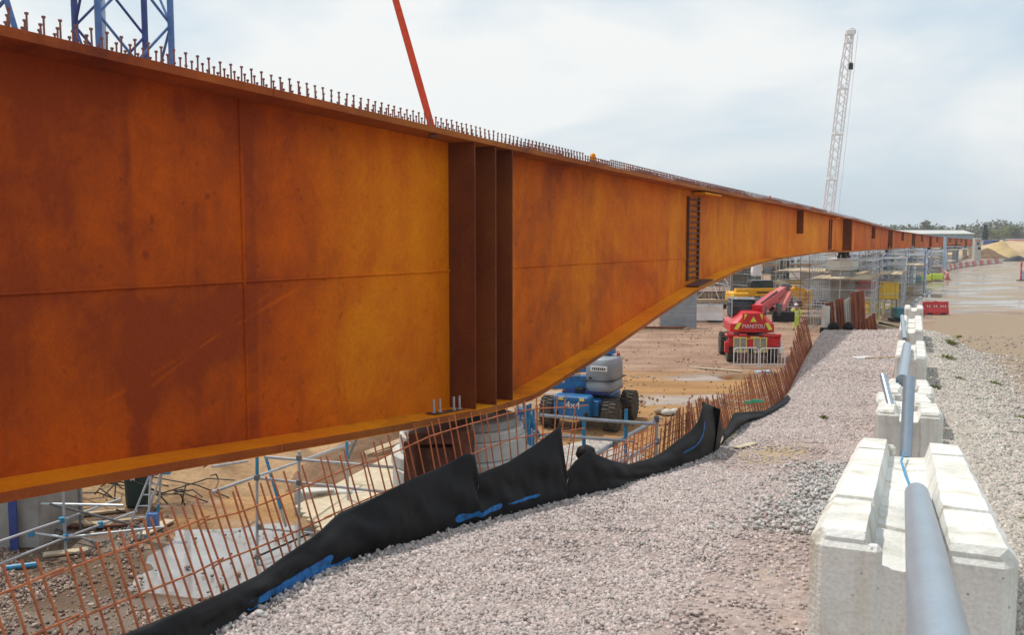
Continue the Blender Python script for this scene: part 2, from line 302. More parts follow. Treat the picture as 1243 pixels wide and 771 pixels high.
def tube(name, p0, p1, r, mat, parent=None, n=8):
    p0, p1 = Vector(p0), Vector(p1); o = bpy.data.objects.new(name, unit_tube(mat, n)); COL.objects.link(o)
    d = p1 - p0; o.location = p0 - (WL[parent] if parent else Vector((0, 0, 0)))
    o.rotation_mode = 'QUATERNION'; o.rotation_quaternion = d.to_track_quat('Z', 'Y'); o.scale = (r, r, d.length)
    if parent: o.parent = parent
    WL[o] = p0; return o
def ubox(mat):
    k = (mat, 'b')
    if k not in _unit:
        b = MB(); b.box((0, 0, 0), (1, 1, 1)); _unit[k] = b.mesh('piece_' + mat, mat)
    return _unit[k]
def piece(name, c, s, mat, parent=None, rz=0.0, rx=0.0, ry=0.0):
    """a plain small piece (board, plate, clamp) that shares one mesh with its like"""
    o = bpy.data.objects.new(name, ubox(mat)); COL.objects.link(o)
    o.location = Vector(c) - (WL[parent] if parent else Vector((0, 0, 0))); o.rotation_euler = (rx, ry, rz); o.scale = s
    if parent: o.parent = parent
    WL[o] = Vector(c); return o
def bx(name, c, s, mat, parent=None, rz=0.0, bevel=0.01, rx=0.0, ry=0.0):
    b = MB(); b.box(c, s, rz, rx, ry); return b.build(name, mat, parent, bevel)
def copy_tree(o, parent=None):
    c = o.copy(); COL.objects.link(c)
    if parent: c.parent = parent
    for ch in list(o.children): copy_tree(ch, c)
    return c
def text(name, body, size, mat, parent, loc, rot, ext=0.004):
    cu = bpy.data.curves.new(name, 'FONT'); cu.body = body; cu.size = size; cu.extrude = ext; cu.align_x = 'CENTER'; cu.align_y = 'CENTER'
    cu.materials.append(M[mat]); o = bpy.data.objects.new(name, cu); COL.objects.link(o)
    me = bpy.data.meshes.new_from_object(o); bpy.data.objects.remove(o); o = bpy.data.objects.new(name, me); COL.objects.link(o)
    o.location = loc; o.rotation_euler = rot; o.parent = parent; WL[o] = Vector(loc); return o
def lerp_table(tab):
    xs = [a for a, _ in tab]; ys = [b for _, b in tab]
    return lambda v: float(np.interp(v, xs, ys))
def sm(a, b, v):
    t = max(0.0, min(1.0, (v - a) / (b - a))); return t * t * (3 - 2 * t)
# ------------------------------------------------------------------ terrain
hbank = lerp_table([(-5, 1.9), (0, 1.95), (3.4, 2.0), (7, 2.4), (11, 2.9), (17, 3.55), (22, 3.85), (30, 3.93), (39, 3.95), (60, 4.4)])
zright = lerp_table([(-5, 4.3), (0, 4.25), (3.4, 4.2), (7, 3.8), (11, 3.3), (17, 2.68), (22, 2.25), (30, 1.65), (45, 0.9), (60, 0.3), (74, -0.06)])
WALLX = lambda y: 0.44 * y + 0.04
def zbank(y): return CZ - hbank(y)
def on_bank(px, py):
    D = 8.0
    s, t = slo(px, py)
    for _ in range(60): D = 0.5 * D + 0.5 * ((zbank(D) - CZ) / t)
    return Vector((s * D, D, zbank(D)))
edge_px = [(-400, 1300), (-150, 1010), (0, 925), (150, 832), (260, 771), (350, 715), (430, 677), (550, 640), (690, 604), (750, 590), (800, 573), (850, 556), (870, 545), (885, 528), (905, 512), (930, 503), (950, 490), (967, 470), (985, 430), (1003, 399)]
yb_px = lerp_table(edge_px)
EDGE = [on_bank(*p) for p in edge_px]
xedge = lerp_table([(p.y, p.x) for p in EDGE] + [(60, 24)])
def zterr(x, y):
    zb = zbank(y); zr = zright(y)
    w = sm(0.6, 3.5, x - WALLX(y)); z = zb * (1 - w) + zr * w
    if y > 38:                                  # the stone platform ends and drops into the pit; the ramp on its right runs on
        k = sm(38, 41, y); z = zr * w + (zb * (1 - k) - 0.1 * k) * (1 - w) if y < 74 else -0.1
    xl = xedge(y) - 0.12
    if x < xl: z = max(-0.12, z - (xl - x) * 1.6)
    if x > 38 + y: z -= 0.15
    return z
def bumpy(x, y, s=1.0): return 0.035 * s * mnoise.noise((x * 0.9, y * 0.9, 3.1)) + 0.018 * s * mnoise.noise((x * 3.1, y * 3.1, 7.7))
def bedge(x, y): return 0.15 + 0.85 * sm(0.0, 1.1, x - xedge(y))
def grid_mesh(name, V, nx, ny, mat, cols=None):
    me = bpy.data.meshes.new(name)
    f = [(j * nx + i, j * nx + i + 1, (j + 1) * nx + i + 1, (j + 1) * nx + i) for j in range(ny - 1) for i in range(nx - 1)]
    me.from_pydata(V, [], f); me.materials.append(M[mat]); me.polygons.foreach_set('use_smooth', [True] * len(f))
    if cols is not None:
        a = me.color_attributes.new('zone', 'FLOAT_COLOR', 'POINT'); a.data.foreach_set('color', np.array(cols, np.float32).ravel())
    o = bpy.data.objects.new(name, me); COL.objects.link(o); WL[o] = Vector((0, 0, 0)); return o

def ground_mat(name, layers, zone=True, rough=0.93, wet=None):
    """stony ground: base colour mixed from up to 4 soils by vertex zones (r, g, b) broken up with noise; stones as fine Voronoi relief"""
    m = bpy.data.materials.new(name); m.use_nodes = True; t = m.node_tree; N = t.nodes; K = t.links.new
    b = N['Principled BSDF']; b.inputs['Roughness'].default_value = rough; b.inputs['Specular IOR Level'].default_value = 0.3
    pos = N.new('ShaderNodeNewGeometry').outputs['Position']
    def nz(scale, detail=5, rough_=0.6):
        n = N.new('ShaderNodeTexNoise'); n.inputs['Scale'].default_value = scale; n.inputs['Detail'].default_value = detail; n.inputs['Roughness'].default_value = rough_; K(pos, n.inputs['Vector']); return n.outputs[0]
    def mr(v, a, c, d=0.0, e=1.0):
        n = N.new('ShaderNodeMapRange'); K(v, n.inputs[0]); n.inputs[1].default_value = a; n.inputs[2].default_value = c; n.inputs[3].default_value = d; n.inputs[4].default_value = e; return n.outputs[0]
    def mix(f, a, c, mode='MIX'):
        n = N.new('ShaderNodeMix'); n.data_type = 'RGBA'; n.blend_type = mode
        for s, v in ((0, f), (6, a), (7, c)):
            if isinstance(v, tuple): n.inputs[s].default_value = (*v, 1)
            elif isinstance(v, (int, float)): n.inputs[s].default_value = v
            else: K(v, n.inputs[s])
        return n.outputs[2]
    def ma(op, a, c):
        n = N.new('ShaderNodeMath'); n.operation = op
        for i, v in enumerate((a, c)):
            if isinstance(v, (int, float)): n.inputs[i].default_value = v
            else: K(v, n.inputs[i])
        return n.outputs[0]
    vor = N.new('ShaderNodeTexVoronoi'); vor.inputs['Scale'].default_value = 26; K(pos, vor.inputs['Vector'])
    bw = N.new('ShaderNodeRGBToBW'); K(vor.outputs['Color'], bw.inputs[0])
    big = nz(0.5, 4); med = nz(2.2, 5); fin = nz(14, 6, 0.7)
    brk = ma('MULTIPLY', ma('SUBTRACT', med, 0.5), 1.4)
    c = mix(mr(big, 0.38, 0.62), layers[0][0], layers[0][1])
    if zone:
        at = N.new('ShaderNodeAttribute'); at.attribute_name = 'zone'; sp = N.new('ShaderNodeSeparateColor'); K(at.outputs['Color'], sp.inputs[0])
        for i, ch in enumerate(('Red', 'Green', 'Blue')):
            w = mr(ma('ADD', sp.outputs[ch], brk), 0.35, 0.75)
            c = mix(w, c, mix(mr(fin, 0.35, 0.65), layers[i + 1][0], layers[i + 1][1]))
    c = mix(1.0, c, mix(mr(fin, 0.3, 0.7), (0.72, 0.72, 0.72), (1.16, 1.16, 1.16)), 'MULTIPLY')
    c = mix(0.55, c, mix(bw.outputs[0], (0.55, 0.55, 0.55), (1.35, 1.33, 1.3)), 'MULTIPLY')
    if wet:      # ruts and drag marks of the machines
        mpr = N.new('ShaderNodeMapping'); mpr.inputs['Rotation'].default_value = (0, 0, R(-12)); mpr.inputs['Scale'].default_value = (0.16, 1.0, 1); K(pos, mpr.inputs[0])
        nr = N.new('ShaderNodeTexNoise'); nr.inputs['Scale'].default_value = 1.0; nr.inputs['Detail'].default_value = 6; nr.inputs['Distortion'].default_value = 0.5; K(mpr.outputs[0], nr.inputs['Vector'])
        c = mix(1.0, c, mix(mr(nr.outputs[0], 0.36, 0.64), (0.78, 0.74, 0.70), (1.12, 1.11, 1.10)), 'MULTIPLY')
    if wet:      # standing water in hollows: smooth, a little darker, no stone relief
        mpw = N.new('ShaderNodeMapping'); mpw.inputs['Rotation'].default_value = (0, 0, R(-8)); mpw.inputs['Scale'].default_value = (0.10, 0.26, 1); K(pos, mpw.inputs[0])
        nw = N.new('ShaderNodeTexNoise'); nw.inputs['Scale'].default_value = 1.0; nw.inputs['Detail'].default_value = 5; nw.inputs['Roughness'].default_value = 0.55; K(mpw.outputs[0], nw.inputs['Vector'])
        zone_w = ma('MAXIMUM', ma('MAXIMUM', ma('MULTIPLY', sp.outputs['Red'], 0.5), ma('MULTIPLY', sp.outputs['Green'], 0.9)), sp.outputs['Blue'])
        ww = ma('MULTIPLY', mr(nw.outputs[0], 0.48, 0.57), mr(zone_w, 0.3, 0.7))
        K(mr(ww, 0, 1, rough, 0.10), b.inputs['Roughness']); K(mr(ww, 0, 1, 0.3, 0.85), b.inputs['Specular IOR Level'])
        c = mix(ww, c, mix(1.0, c, (0.72, 0.70, 0.68), 'MULTIPLY'))
    K(c, b.inputs['Base Color'])
    h = ma('ADD', ma('MULTIPLY', vor.outputs['Distance'], -0.6), ma('MULTIPLY', fin, 0.8))
    bp = N.new('ShaderNodeBump'); bp.inputs['Strength'].default_value = 0.7; bp.inputs['Distance'].default_value = 0.03
    if wet: K(mr(ww, 0, 1, 0.7, 0.03), bp.inputs['Strength'])
    K(h, bp.inputs['Height']); K(bp.outputs[0], b.inputs['Normal'])
    return m
# base, then zone r, g, b
M['bank'] = ground_mat('bank', [((0.43, 0.345, 0.315), (0.36, 0.285, 0.26)), ((0.40, 0.315, 0.225), (0.27, 0.195, 0.13)), ((0.44, 0.43, 0.40), (0.33, 0.32, 0.30)), ((0.47, 0.36, 0.22), (0.40, 0.29, 0.17))])
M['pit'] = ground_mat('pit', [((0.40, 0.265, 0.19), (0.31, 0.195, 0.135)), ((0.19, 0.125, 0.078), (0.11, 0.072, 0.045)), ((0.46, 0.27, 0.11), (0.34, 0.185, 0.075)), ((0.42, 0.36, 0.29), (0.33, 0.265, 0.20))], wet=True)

# pit ground: one sheet out to the horizon
def axis(near, step, far):
    a = list(np.arange(-near, near + 1e-6, step)); v = near; s = step
    while v < far: s *= 1.45; v += s; a.append(v); a.insert(0, -v)
    return a
xs = axis(42, 0.42, 5200); ys = [v + 30 for v in axis(42, 0.42, 5200)]
PUD = [(G(300, 660), 2.6, 1.5), (G(395, 660), 1.9, 1.3), (G(240, 700), 1.5, 1.0)]
V, C = [], []
for y in ys:
    for x in xs:
        near = 1.0 if abs(x) < 43 and -12 < y < 73 else 0.0
        dip = max([0.0] + [max(0.0, 1 - math.hypot((x - q.x) / a_, (y - q.y) / b_)) for q, a_, b_ in PUD]) if near and y < 30 else 0.0
        V.append((x, y, bumpy(x, y, 1.4) * near - 0.30 * min(0.5, dip)))
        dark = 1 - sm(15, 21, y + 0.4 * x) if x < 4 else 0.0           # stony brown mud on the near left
        wet = sm(16, 19, y) * (1 - sm(38, 45, y)) * sm(-14, -9, x - 0.2 * y) * (1 - sm(9, 16, x - 0.30 * y)) * 0.9
        road = sm(50, 62, y) * sm(0.36, 0.42, x / max(y, 1)) * (0.45 + 0.55 * sm(70, 84, y))
        C.append((dark, wet, road, 1))
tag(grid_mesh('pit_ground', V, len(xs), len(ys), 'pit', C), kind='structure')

# stone bank: the platform beside the girder, falling away from the camera, and the ramp on its right
us = [-6.5, -5, -3.8, -2.6, -1.8, -1.2, -0.8, -0.5, -0.3, -0.15, 0] + list(np.linspace(0.25, 9.0, 36)) + [10, 11.5, 13, 15, 18, 22, 27, 33, 40]
vs = list(np.arange(-3, 12, 0.3)) + list(np.arange(12, 42, 0.5)) + list(np.arange(42, 79, 2.0))
V, C = [], []
for y in vs:
    for u in us:
        x = xedge(y) + u; d = x - WALLX(y)
        V.append((x, y, zterr(x, y) + bumpy(x, y, 1.0) * (bedge(x, y) if u > -0.2 else 1.2)))
        fade = 0.0
        near_ = 1 - 0.85 * sm(28, 40, y); dirt = sm((1.5 + 0.02 * y) * near_, (2.6 + 0.04 * y) * near_, d) * (1 - 0.15 * sm(34, 50, y))
        grey = sm(0.1, 0.5, d) * (1 - dirt) + max(0, 1 - abs(d + 0.8) / 0.7) * sm(7, 9, y) * (1 - sm(12, 14, y)) * 0.4
        patch = max(0.0, 1 - math.hypot((d + 1.9) / 0.8, (y - 12.6) / 1.7)) * 1.3 + max(0.0, 1 - math.hypot((d + 1.6) / 1.2, (y - 26) / 2.0))
        if -1.25 < d < -0.15 and y < 8: patch = max(patch, 0.25)
        C.append((dirt, grey, patch, 1))
tag(grid_mesh('gravel_bank', V, len(us), len(vs), 'bank', C), kind='structure')

# loose stone: real stones, each with its own shape, turn and colour
def stones(name, pts, size, cols):
    n = len(pts)
    if n == 0: return
    iv = np.array([(x, y, z) for x in (-1, 1) for y in (-1, 1) for z in (-1, 1)], float) * 0.72
    fc = np.array([(0, 1, 3), (0, 3, 2), (4, 6, 7), (4, 7, 5), (0, 4, 5), (0, 5, 1), (2, 3, 7), (2, 7, 6), (0, 2, 6), (0, 6, 4), (1, 5, 7), (1, 7, 3)]); nv_ = 8
    v = iv[None] * (1 + RNG.uniform(-0.5, 0.35, (n, nv_, 3))) * (size[:, None] * RNG.uniform(0.55, 1.35, (n, 3)))[:, None, :]
    q = RNG.normal(size=(n, 4)); q /= np.linalg.norm(q, axis=1)[:, None]; w, x, y, z = q.T
    Rm = np.stack([1 - 2 * (y * y + z * z), 2 * (x * y - z * w), 2 * (x * z + y * w), 2 * (x * y + z * w), 1 - 2 * (x * x + z * z), 2 * (y * z - x * w), 2 * (x * z - y * w), 2 * (y * z + x * w), 1 - 2 * (x * x + y * y)], -1).reshape(n, 3, 3)
    v = np.einsum('nij,nkj->nki', Rm, v) + pts[:, None, :]
    F = (fc[None] + (np.arange(n) * nv_)[:, None, None]).reshape(-1, 3)
    me = bpy.data.meshes.new(name); me.vertices.add(n * nv_); me.vertices.foreach_set('co', v.astype(np.float32).ravel())
    me.loops.add(F.size); me.loops.foreach_set('vertex_index', F.astype(np.int32).ravel())
    me.polygons.add(len(F)); me.polygons.foreach_set('loop_start', np.arange(0, F.size, 3, dtype=np.int32))
    me.update(calc_edges=True); me.validate()
    a = me.color_attributes.new('stone', 'FLOAT_COLOR', 'POINT'); cc = np.repeat(np.concatenate([cols, np.ones((n, 1))], 1), nv_, 0); a.data.foreach_set('color', cc.astype(np.float32).ravel())
    me.materials.append(M['stone']); o = bpy.data.objects.new(name, me); COL.objects.link(o); return tag(o, kind='stuff')
m = bpy.data.materials.new('stone'); m.use_nodes = True; N = m.node_tree.nodes; K = m.node_tree.links.new
at = N.new('ShaderNodeAttribute'); at.attribute_name = 'stone'; nz_ = N.new('ShaderNodeTexNoise'); nz_.inputs['Scale'].default_value = 60
mr_ = N.new('ShaderNodeMapRange'); mr_.inputs[1].default_value = 0.3; mr_.inputs[2].default_value = 0.7; mr_.inputs[3].default_value = 0.85; mr_.inputs[4].default_value = 1.12; K(nz_.outputs[0], mr_.inputs[0])
K(N.new('ShaderNodeNewGeometry').outputs['Position'], nz_.inputs['Vector'])
mx_ = N.new('ShaderNodeMix'); mx_.data_type = 'RGBA'; mx_.blend_type = 'MULTIPLY'; mx_.inputs[0].default_value = 1; K(at.outputs['Color'], mx_.inputs[6]); K(mr_.outputs[0], mx_.inputs[7])
K(mx_.outputs[2], N['Principled BSDF'].inputs['Base Color']); N['Principled BSDF'].inputs['Roughness'].default_value = 0.9; M['stone'] = m
def stone_cols(n, pink=0.5, val=0.36, var=0.10):
    v = np.clip(RNG.normal(val, var, n), 0.10, 0.62); t = np.clip(RNG.normal(pink, 0.28, n), 0, 1)
    c = np.stack([v * (1 + 0.12 * t), v * (0.985 - 0.05 * t), v * (0.94 - 0.06 * t)], 1); return c
def scatter(n, y0, y1, power, sel, sz):
    out, so = [], []
    Y = y0 * (y1 / y0) ** RNG.uniform(0, 1, n) if power == 'log' else RNG.uniform(y0, y1, n)
    for y in Y:
        r = sel(y)
        if r is None: continue
        x = r; s = sz(y) * random.uniform(0.6, 1.45); out.append((x, y, zterr(x, y) + bumpy(x, y) * bedge(x, y) + s * 0.05)); so.append(s)
    return np.array(out), np.array(so)
def left_sel(y):
    a, b = xedge(y) - 0.05, WALLX(y) - 0.42
    x = random.uniform(a, b); d = x - WALLX(y)
    if y < 9 and -1.35 < d and random.random() < 0.80: return None      # the compacted strip by the blocks
    if mnoise.noise((x * 0.7, y * 0.5, 1.0)) < -0.18 and random.random() < 0.45: return None
    if math.hypot((d + 1.9) / 0.8, (y - 12.6) / 1.7) < 1 and random.random() < 0.9: return None
    return x
p_, s_ = scatter(150000, 3.9, 38, 'log', left_sel, lambda y: 0.0092 + 0.00068 * y); stones('gravel', p_, s_, stone_cols(len(p_), 1.0, 0.42, 0.085))
def right_sel(y):
    d = 0.42 + abs(random.gauss(0, 1.0)) * (0.75 + 0.02 * y)
    return WALLX(y) + d
p_, s_ = scatter(46000, 4.5, 38, 'log', right_sel, lambda y: 0.0115 + 0.0008 * y); stones('gravel', p_, s_, stone_cols(len(p_), 0.35, 0.45, 0.09) * np.array([1.03, 1.0, 0.93]))
def track_sel(y): return WALLX(y) + random.uniform(1.5, 9 + 0.2 * y)
p_, s_ = scatter(9000, 6, 50, 'log', track_sel, lambda y: 0.009 + 0.0007 * y); stones('rubble', p_, s_, stone_cols(len(p_), 0.9, 0.30, 0.09) * np.array([1.06, 0.96, 0.84]))
def heap_sel(y): return WALLX(y) - 0.42 - abs(random.gauss(0, 0.42))
p_, s_ = scatter(3200, 7.2, 11.5, 'lin', heap_sel, lambda y: 0.017); p_[:, 2] += 0.05 * RNG.uniform(0, 1, len(p_)); stones('gravel', p_, s_, stone_cols(len(p_), 0.0, 0.50, 0.07))
# row of kicked-up stones along the foot of the membrane
pt = []
for k in range(1500):
    y = 4.0 * (20 / 4.0) ** random.random(); x = xedge(y) + abs(random.gauss(0.02, 0.07)); pt.append((x, y, zterr(x, y) + random.uniform(0.0, 0.025)))
stones('gravel', np.array(pt), RNG.uniform(0.009, 0.023, len(pt)), stone_cols(len(pt), 0.6, 0.44, 0.08))
# coarse stone lying in the mud of the pit, under and left of the girder
pt = []
while len(pt) < 9000:
    px, py = random.uniform(-60, 420), random.uniform(628, 790); g = G(px, py)
    if px > 175 and 610 < py < 735 and random.random() < 0.985: continue
    if mnoise.noise((g.x * 0.5, g.y * 0.5, 5)) > 0.0 or random.random() < 0.12: pt.append((g.x, g.y, 0.01))
stones('rubble', np.array(pt), RNG.uniform(0.012, 0.048, len(pt)) * RNG.uniform(0.4, 1.1, len(pt)), stone_cols(len(pt), 1.0, 0.24, 0.10) * np.array([1.05, 0.93, 0.8]))

pt = []
while len(pt) < 3800:
    px, py = random.uniform(560, 960), 392 + 190 * random.random() ** 1.6; g = G(px, py)
    if g.x > xedge(min(g.y, 39)) - 2.5 and g.y < 40: continue
    if mnoise.noise((g.x * 0.35, g.y * 0.35, 8)) > 0.05 or random.random() < 0.2: pt.append((g.x, g.y, 0.015))
stones('rubble', np.array(pt), RNG.uniform(0.012, 0.06, len(pt)) * RNG.uniform(0.35, 1.1, len(pt)), stone_cols(len(pt), 1.0, 0.27, 0.08) * np.array([1.08, 0.9, 0.72]))
# heaps and puddles of the pit
def heap(name, c, rx, ry, h, mat, rz=0.0, n=26, seed=0, kind='structure', sharp=1.0, label=None, cat=None):
    V, F = [], []
    for j in range(n):
        for i in range(n):
            u, v = 2 * i / (n - 1) - 1, 2 * j / (n - 1) - 1
            d = math.hypot(u, v); a = mnoise.noise((u * 1.7 + seed, v * 1.7, seed)) * 0.45 + mnoise.noise((u * 5 + seed, v * 5, seed)) * 0.14
            z = h * max(-0.08, (1 - d ** sharp) * (1 + a)) if d < 1 else -0.08 * h
            x, y = u * rx * (1 + 0.12 * a), v * ry * (1 + 0.12 * a)
            V.append((c[0] + x * math.cos(rz) - y * math.sin(rz), c[1] + x * math.sin(rz) + y * math.cos(rz), c[2] + z))
    o = grid_mesh(name, V, n, n, mat); return tag(o, label, cat, kind=kind)
def puddle(pxs, mat, z=0.075, seed=0):
    pts = [G(px, py, z) for px, py in pxs]; c = sum(pts, Vector()) / len(pts); ring = []
    n = len(pts)
    for i in range(n):
        for k in range(8):
            p = pts[i].lerp(pts[(i + 1) % n], k / 8); w = 1 + 0.13 * mnoise.noise((p.x * 1.3, p.y * 1.3, seed)) + 0.05 * mnoise.noise((p.x * 4, p.y * 4, seed))
            ring.append(c + (p - c) * w)
    me = bpy.data.meshes.new('puddle'); m_ = len(ring)
    me.from_pydata([tuple(p) for p in ring] + [tuple(c)], [], [(i, (i + 1) % m_, m_) for i in range(m_)]); me.materials.append(M[mat])
    o = bpy.data.objects.new('puddle', me); COL.objects.link(o); return tag(o, kind='structure')
puddle([(150, 720), (210, 640), (300, 612), (440, 610), (520, 650), (470, 720), (340, 790), (200, 770)], 'water', -0.045)
g = G(262, 612); heap('earth_mound', (g.x - 1.2, g.y + 3.2, 0), 6.0, 3.0, 0.75, 'soil', 0.3, seed=1, sharp=1.6)
g = G(470, 590); heap('earth_mound', (g.x + 0.4, g.y + 2.6, 0), 4.4, 1.5, 0.9, 'soil_brown', 0.75, seed=2, sharp=1.5)
g = G(385, 575); heap('gravel_heap', (g.x, g.y + 4.0, 0), 5.0, 2.4, 0.85, 'pale_stone', 0.5, seed=3, sharp=1.4)
g = G(705, 558); heap('gravel_heap', (g.x + 0.2, g.y + 0.2, 0), 1.8, 1.1, 0.5, 'pale_stone', 0.4, seed=4, sharp=1.4)
g = G(110, 640); heap('earth_mound', (g.x, g.y + 3.5, 0), 5.5, 2.0, 0.5, 'soil', 0.4, seed=6, sharp=1.6)

# ------------------------------------------------------------------ steel girder
GC, GM = -7.19, 0.4804
path = [(-6, GC - 6 * GM), (14, GC + 14 * GM), (62, 22.65), (108, 44.7), (145, 63.8), (180, 82.6), (215, 102.0), (250, 121.9), (285, 142.1), (318, 161.2)]
def gx(D):
    if D < 62: return GC + GM * D
    k = max(i for i in range(len(path) - 1) if path[i][0] <= D) if D < 318 else len(path) - 2
    (y0, x0), (y1, x1) = path[k], path[k + 1]
    xa, ya = (path[k - 1][1], path[k - 1][0]); m0 = (x1 - xa) / (y1 - ya)
    if k + 2 < len(path): m1 = (path[k + 2][1] - x0) / (path[k + 2][0] - y0)
    else: m1 = (x1 - x0) / (y1 - y0)
    h = y1 - y0; t = (D - y0) / h
    return (2 * t ** 3 - 3 * t * t + 1) * x0 + (t ** 3 - 2 * t * t + t) * h * m0 + (-2 * t ** 3 + 3 * t * t) * x1 + (t ** 3 - t * t) * h * m1
def gdir(D):
    v = Vector((gx(D + 0.3) - gx(D - 0.3), 0.6, 0)).normalized(); return v, Vector((v.y, -v.x, 0))
ztop = lerp_table([(-6, 7.75), (6.5, 7.68), (14, 7.59), (24, 7.53), (36, 7.53), (62, 7.42), (108, 7.0), (145, 6.7), (180, 6.3), (215, 5.98), (250, 5.68), (285, 5.4), (318, 5.1)])
zbot = lerp_table([(-6, 5.2), (-3, 5.05), (0, 4.82), (3, 4.56), (6.5, 4.30), (7.85, 4.165), (9.9, 3.94), (11.5, 3.775), (13.5, 3.59), (14.9, 3.53), (16.6, 3.715), (18.2, 3.90), (21.3, 4.325), (24.8, 4.75), (29.6, 5.10), (32, 5.2), (36.9, 5.30), (48.8, 5.33), (62, 5.15), (108, 4.72), (145, 4.38), (180, 4.0), (215, 3.7), (250, 3.4), (285, 3.12), (318, 2.85)])
zweld = lerp_table([(-6, 5.87), (6.9, 5.765), (25, 5.61), (30, 5.58)])
def gp(D, off, z):
    d, n = gdir(D); return Vector((gx(D), D, 0)) + n * off + Vector((0, 0, z))
girder = thing('bridge_girder', gp(14, 0, 0), 'long haunched weathering steel bridge girder in rust orange running into the distance', 'girder')
def sweep(name, Ds, sec, mat, bevel=0):
    b = MB(); b.loft([[gp(D, o, z) for o, z in sec(D)] for D in Ds]); return b.build(name, mat, girder, bevel)
TF, BFt = 0.075, 0.085
def rng(a, b, s):
    n = max(1, round((b - a) / s)); return [a + (b - a) * i / n for i in range(n + 1)]
segs = [(-6, 9.25), (9.25, 25.4), (25.4, 54.7), (54.7, 92), (92, 128), (128, 163), (163, 198), (198, 233), (233, 268), (268, 318)]
for a, b_ in segs:
    st = 0.5 if a < 25 else 1.5 if a < 60 else 6
    g0 = 0.004
    Ds = rng(a + g0, b_ - g0, st)
    if b_ < 26:
        for nm, lo_, hi_ in (('web_plate', lambda D: zbot(D) + BFt, lambda D: zweld(D) - 0.004), ('web_plate', lambda D: zweld(D) + 0.004, lambda D: ztop(D) - TF)):
            sweep(nm, Ds, lambda D: [(-0.012, lo_(D)), (0.012, lo_(D)), (0.012, hi_(D)), (-0.012, hi_(D))], 'rust_web')
        sweep('weld_bead', Ds, lambda D: [(0.0, zweld(D) - 0.020), (0.026, zweld(D) - 0.018), (0.036, zweld(D) - 0.006), (0.026, zweld(D) + 0.010), (0.0, zweld(D) + 0.020)], 'rust_web')
    else:
        sweep('web_plate', Ds, lambda D: [(-0.012, zbot(D) + BFt), (0.012, zbot(D) + BFt), (0.012, ztop(D) - TF), (-0.012, ztop(D) - TF)], 'rust_web')
    sweep('top_flange', Ds, lambda D: [(-0.45, ztop(D) - TF), (0.45, ztop(D) - TF), (0.45, ztop(D)), (-0.45, ztop(D))], 'rust_edge')
for a, b_ in [(-6, 8.6), (8.6, 15.15), (15.15, 24.9), (24.9, 54.7)] + segs[3:]:
    st = 0.5 if a < 25 else 1.0 if a < 60 else 6
    k = 0.0 if a < 5 else 0.008 if a < 10 else 0.0 if a < 20 else 0.006
    sweep('bottom_flange', rng(a + 0.006, b_ - 0.006, st), lambda D: [(-0.45, zbot(D) - k), (0.45, zbot(D) - k), (0.45, zbot(D) + BFt), (-0.45, zbot(D) + BFt)], 'rust_flange')
for a, b_ in segs:      # thin darker strip on the flange's vertical edge: its shade put into the colour
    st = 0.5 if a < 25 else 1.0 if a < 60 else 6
    sweep('flange_edge_shade', rng(a + 0.006, b_ - 0.006, st), lambda D: [(0.440, zbot(D) + 0.002), (0.4525, zbot(D) + 0.002), (0.4525, zbot(D) + BFt - 0.004), (0.440, zbot(D) + BFt - 0.004)], 'rust_edge')
def vbead(D):
    b = MB(); z0, z1 = zbot(D) + BFt, ztop(D) - TF
    d, n = gdir(D); ring = lambda z: [gp(D, 0, z) + d * s + n * o for s, o in ((-0.024, 0), (-0.018, 0.026), (0, 0.036), (0.018, 0.026), (0.024, 0))]
    b.loft([ring(z0), ring(z1)]); b.build('weld_bead', 'rust_web', girder)
vbead(9.25)
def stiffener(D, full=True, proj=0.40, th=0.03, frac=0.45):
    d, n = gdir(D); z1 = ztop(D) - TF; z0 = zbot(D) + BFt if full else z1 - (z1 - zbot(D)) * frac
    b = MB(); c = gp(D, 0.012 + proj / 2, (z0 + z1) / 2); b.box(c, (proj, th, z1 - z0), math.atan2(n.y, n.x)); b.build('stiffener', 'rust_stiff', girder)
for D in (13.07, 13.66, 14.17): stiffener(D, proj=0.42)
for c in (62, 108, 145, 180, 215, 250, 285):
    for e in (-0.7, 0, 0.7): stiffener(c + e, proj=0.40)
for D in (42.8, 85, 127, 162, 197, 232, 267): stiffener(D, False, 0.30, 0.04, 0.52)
# field splices: a ladder of bars over the web joint
def splice(D, wd, n):
    d, n_ = gdir(D); z1 = ztop(D) - TF - 0.16; z0 = zbot(D) + BFt + 0.10; rz = math.atan2(n_.y, n_.x)
    for s in (-1, 1):
        b = MB(); b.box(gp(D, 0.05, (z0 + z1) / 2) + d * (s * wd / 2), (0.07, 0.07, z1 - z0), rz); b.build('splice_bar', 'rust_dark', girder)
    for i in range(n):
        z = z0 + (z1 - z0) * (i + 0.5) / n
        piece('splice_rung', gp(D, 0.055, z), (0.06, wd - 0.075, 0.042), 'rust_dark', girder, rz)
    b = MB(); b.box(gp(D + 0.8, 0.22, z1 + 0.10), (0.36, 2.0, 0.05), rz); b.build('splice_plate', 'rust_flange', girder)
    b = MB(); c = gp(D, 0.26, zbot(D) + BFt + 0.03); b.box(c, (0.36, wd + 0.5, 0.04), rz, rx=math.atan2(zbot(D + 0.5) - zbot(D - 0.5), 1.1)); b.build('splice_plate', 'rust_dark', girder)
splice(25.4, 1.15, 15); splice(54.7, 1.1, 14)
